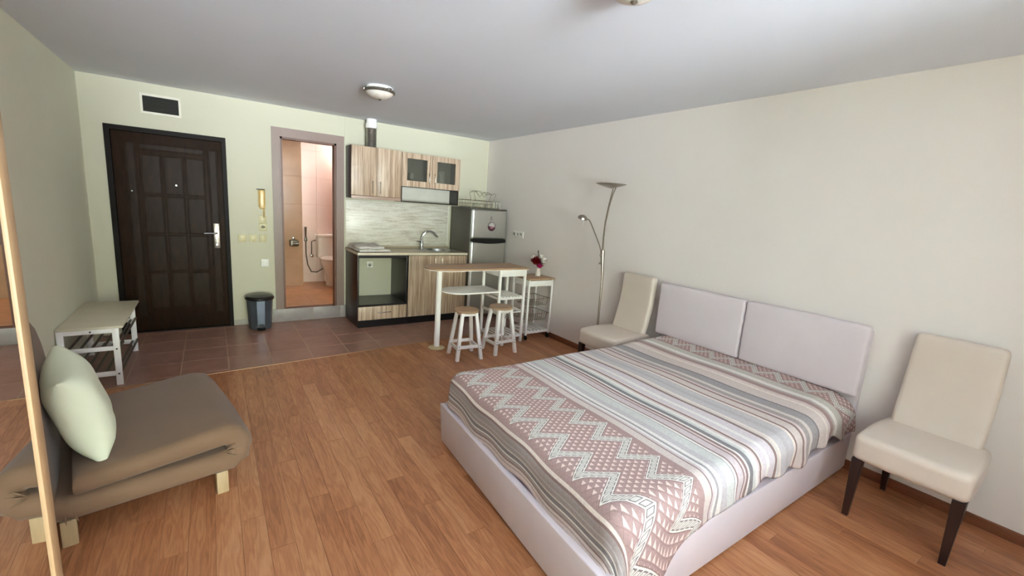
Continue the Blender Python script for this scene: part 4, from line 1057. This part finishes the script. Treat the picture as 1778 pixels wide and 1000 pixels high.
def pl1(i, N, v_, n_, aa):
    edge = 1 if (v_ < .05 or v_ > SW-.05) else 0
    k = max(0, 1-abs(i-18)/6.)
    return v_+edge*k*.010*math.sin(i*2.6+aa*3), n_+edge*k*.006*math.sin(i*3.7)
part(sf, 'seat_mattress', sweep(top_+arc_+low_, 0.0, SW, .042, pl1), TAUPE, ang=60)
bp_ = [(.035, .167, .10), (.0, .168, .105), (-.03, .176, .11), (-.052, .196, .112), (-.064, .228, .112), (-.070, .28, .114), (-.073, .36, .118), (-.077, .46, .12), (-.084, .56, .12), (-.094, .66, .118), (-.105, .74, .11), (-.110, .775, .09), (-.112, .79, .055)]
def pl2(i, N, v_, n_, aa):
    edge = 1 if (v_ < .05 or v_ > SW-.05) else 0
    k = max(0, 1-abs(i-3)/3.5)
    return v_+edge*k*.008*math.sin(i*2.9+aa*2), n_+edge*k*.008*math.sin(i*2.9)
part(sf, 'backrest', sweep(bp_, 0.0, SW, .045, pl2), TAUPE, ang=60)
part(sf, 'wooden_frame', box(.04, .60, .10, SW-.10, .098, .118, .002), PINE)
for u, v_ in ((.0, .045), (.545, .045), (.0, SW-.09), (.545, SW-.09)): part(sf, 'leg', box(u-.005, u+.045, v_-.03, v_+.02, 0, .118, .003), PINE)
# pleat creases at the near corner folds
for i, (u, z, du_, dz_) in enumerate(((.575, .232, .055, .042), (.580, .228, .062, .012), (.578, .222, .055, -.030), (-.03, .165, -.025, -.04), (-.01, .16, -.015, -.048), (.015, .16, .0, -.048), (.04, .16, .012, -.046))):
    part(sf, 'pleat', tube(NB(), [(u, -.001, z), (u+du_*.5, -.004, z+dz_*.5), (u+du_, -.001, z+dz_)], [.001, .0038, .001], 6), TAUPE)
cu = thing('throw_pillow', 'lime green square pillow leaning on the taupe sofa chair', 'pillow', (-3.93, -3.362, .30), ANG)
def pil(p_, a, b_, c_):
    e = max(abs(b_), abs(c_)); cor = (abs(b_)*abs(c_))**3
    th = .082*math.sqrt(max(0, 1-b_**4))*math.sqrt(max(0, 1-c_**4))+.006
    pin = 1-.10*(1-cor)*e**2
    wr = .003*math.sin(b_*9+c_*5)*(1-e)
    return (math.copysign(th*min(1, abs(p_.x)/.05), p_.x)+wr, p_.y*pin, p_.z*pin)
bm = soft(0, 0, 0, .05, .21, .215, .012, 14, fn=pil); rot_bm(bm, 'X', .12); rot_bm(bm, 'Y', -.25); bm.transform(Matrix.Translation((.088, .265, .232)))
part(cu, 'pillow_cover', bm, LIME, ang=60)

# ------------------------------------------------------------------ shoe bench by the door
bc = thing('shoe_bench', 'white shoe bench with metal rods against the wall by the door', 'bench', (-4.13, -1.03, 0))
bx0, bx1, by0, by1, bz = -4.308, -3.948, -1.475, -.575, .463
part(bc, 'top', box(bx0, bx1, by0, by1, bz-.018, bz, .003), mat('bench_top_paint', (214, 206, 184), .45, var=.04), True)
for y in (by0+.022, by1-.045):
    for x in (bx0+.018, bx1-.048): part(bc, 'leg', box(x-.018, x+.020, y-.011, y+.011, 0, bz-.018, .002), WHITEP, True)
    for z, h_ in ((.410, .035), (.275, .032), (.075, .036)): part(bc, 'end_rail', box(bx0+.038, bx1-.066, y-.009, y+.009, z, z+h_, .002), WHITEP, True)
for z in (.295, .098):
    for k in range(5):
        x = bx0+.05+k*.062; part(bc, 'rod', tube(NB(), [(x, by0+.024, z), (x, by1-.047, z)], .0085, 10), ROD, True)
    part(bc, 'rod', tube(NB(), [(bx1-.028, by0+.024, z+.015), (bx1-.028, by1-.047, z+.015)], .0085, 10), ROD, True)
for x, z in ((bx1-.047, .285), (bx1-.047, .09), (-4.13, .428)):
    s_ = lathe(NB(), [(.006, 0), (.006, .002)], n=10); rot_bm(s_, 'X', PI/2); s_.transform(Matrix.Translation((x, by0+.0112, z))); part(bc, 'screw', s_, PLEATD, True)

# ------------------------------------------------------------------ mirrored wardrobe at the left edge
mr = thing('mirror_wardrobe', 'tall mirrored wardrobe door with pale wood edge reflecting the sofa chair', 'mirror', (-3.664, -4.452, 0), .026)
WL, WH, SWD = 1.75, 2.15, .047          # length towards the window wall, height, stile width
part(mr, 'cabinet_body', box(-.600, -.024, -WL, -.002, .06, WH), PINEF)
part(mr, 'plinth', box(-.60, -.05, -WL, -.01, 0, .06), PINEF)
for a in (-SWD, -WL/2-SWD/2, -WL): part(mr, 'frame_stile', box(-.022, 0, a, a+SWD, .03, WH-.03, .002), PINEF)
for a, b_ in ((.03, .075), (WH-.075, WH-.03)):
    for y0_, y1_ in ((-WL/2+SWD/2, -SWD), (-WL+SWD, -WL/2-SWD/2)): part(mr, 'frame_rail', box(-.022, 0, y0_, y1_, a, b_, .002), PINEF)
for y0_, y1_ in ((-WL/2+SWD/2, -SWD), (-WL+SWD, -WL/2-SWD/2)): part(mr, 'mirror_glass', box(-.010, -.004, y0_, y1_, .075, WH-.075), MIRROR)
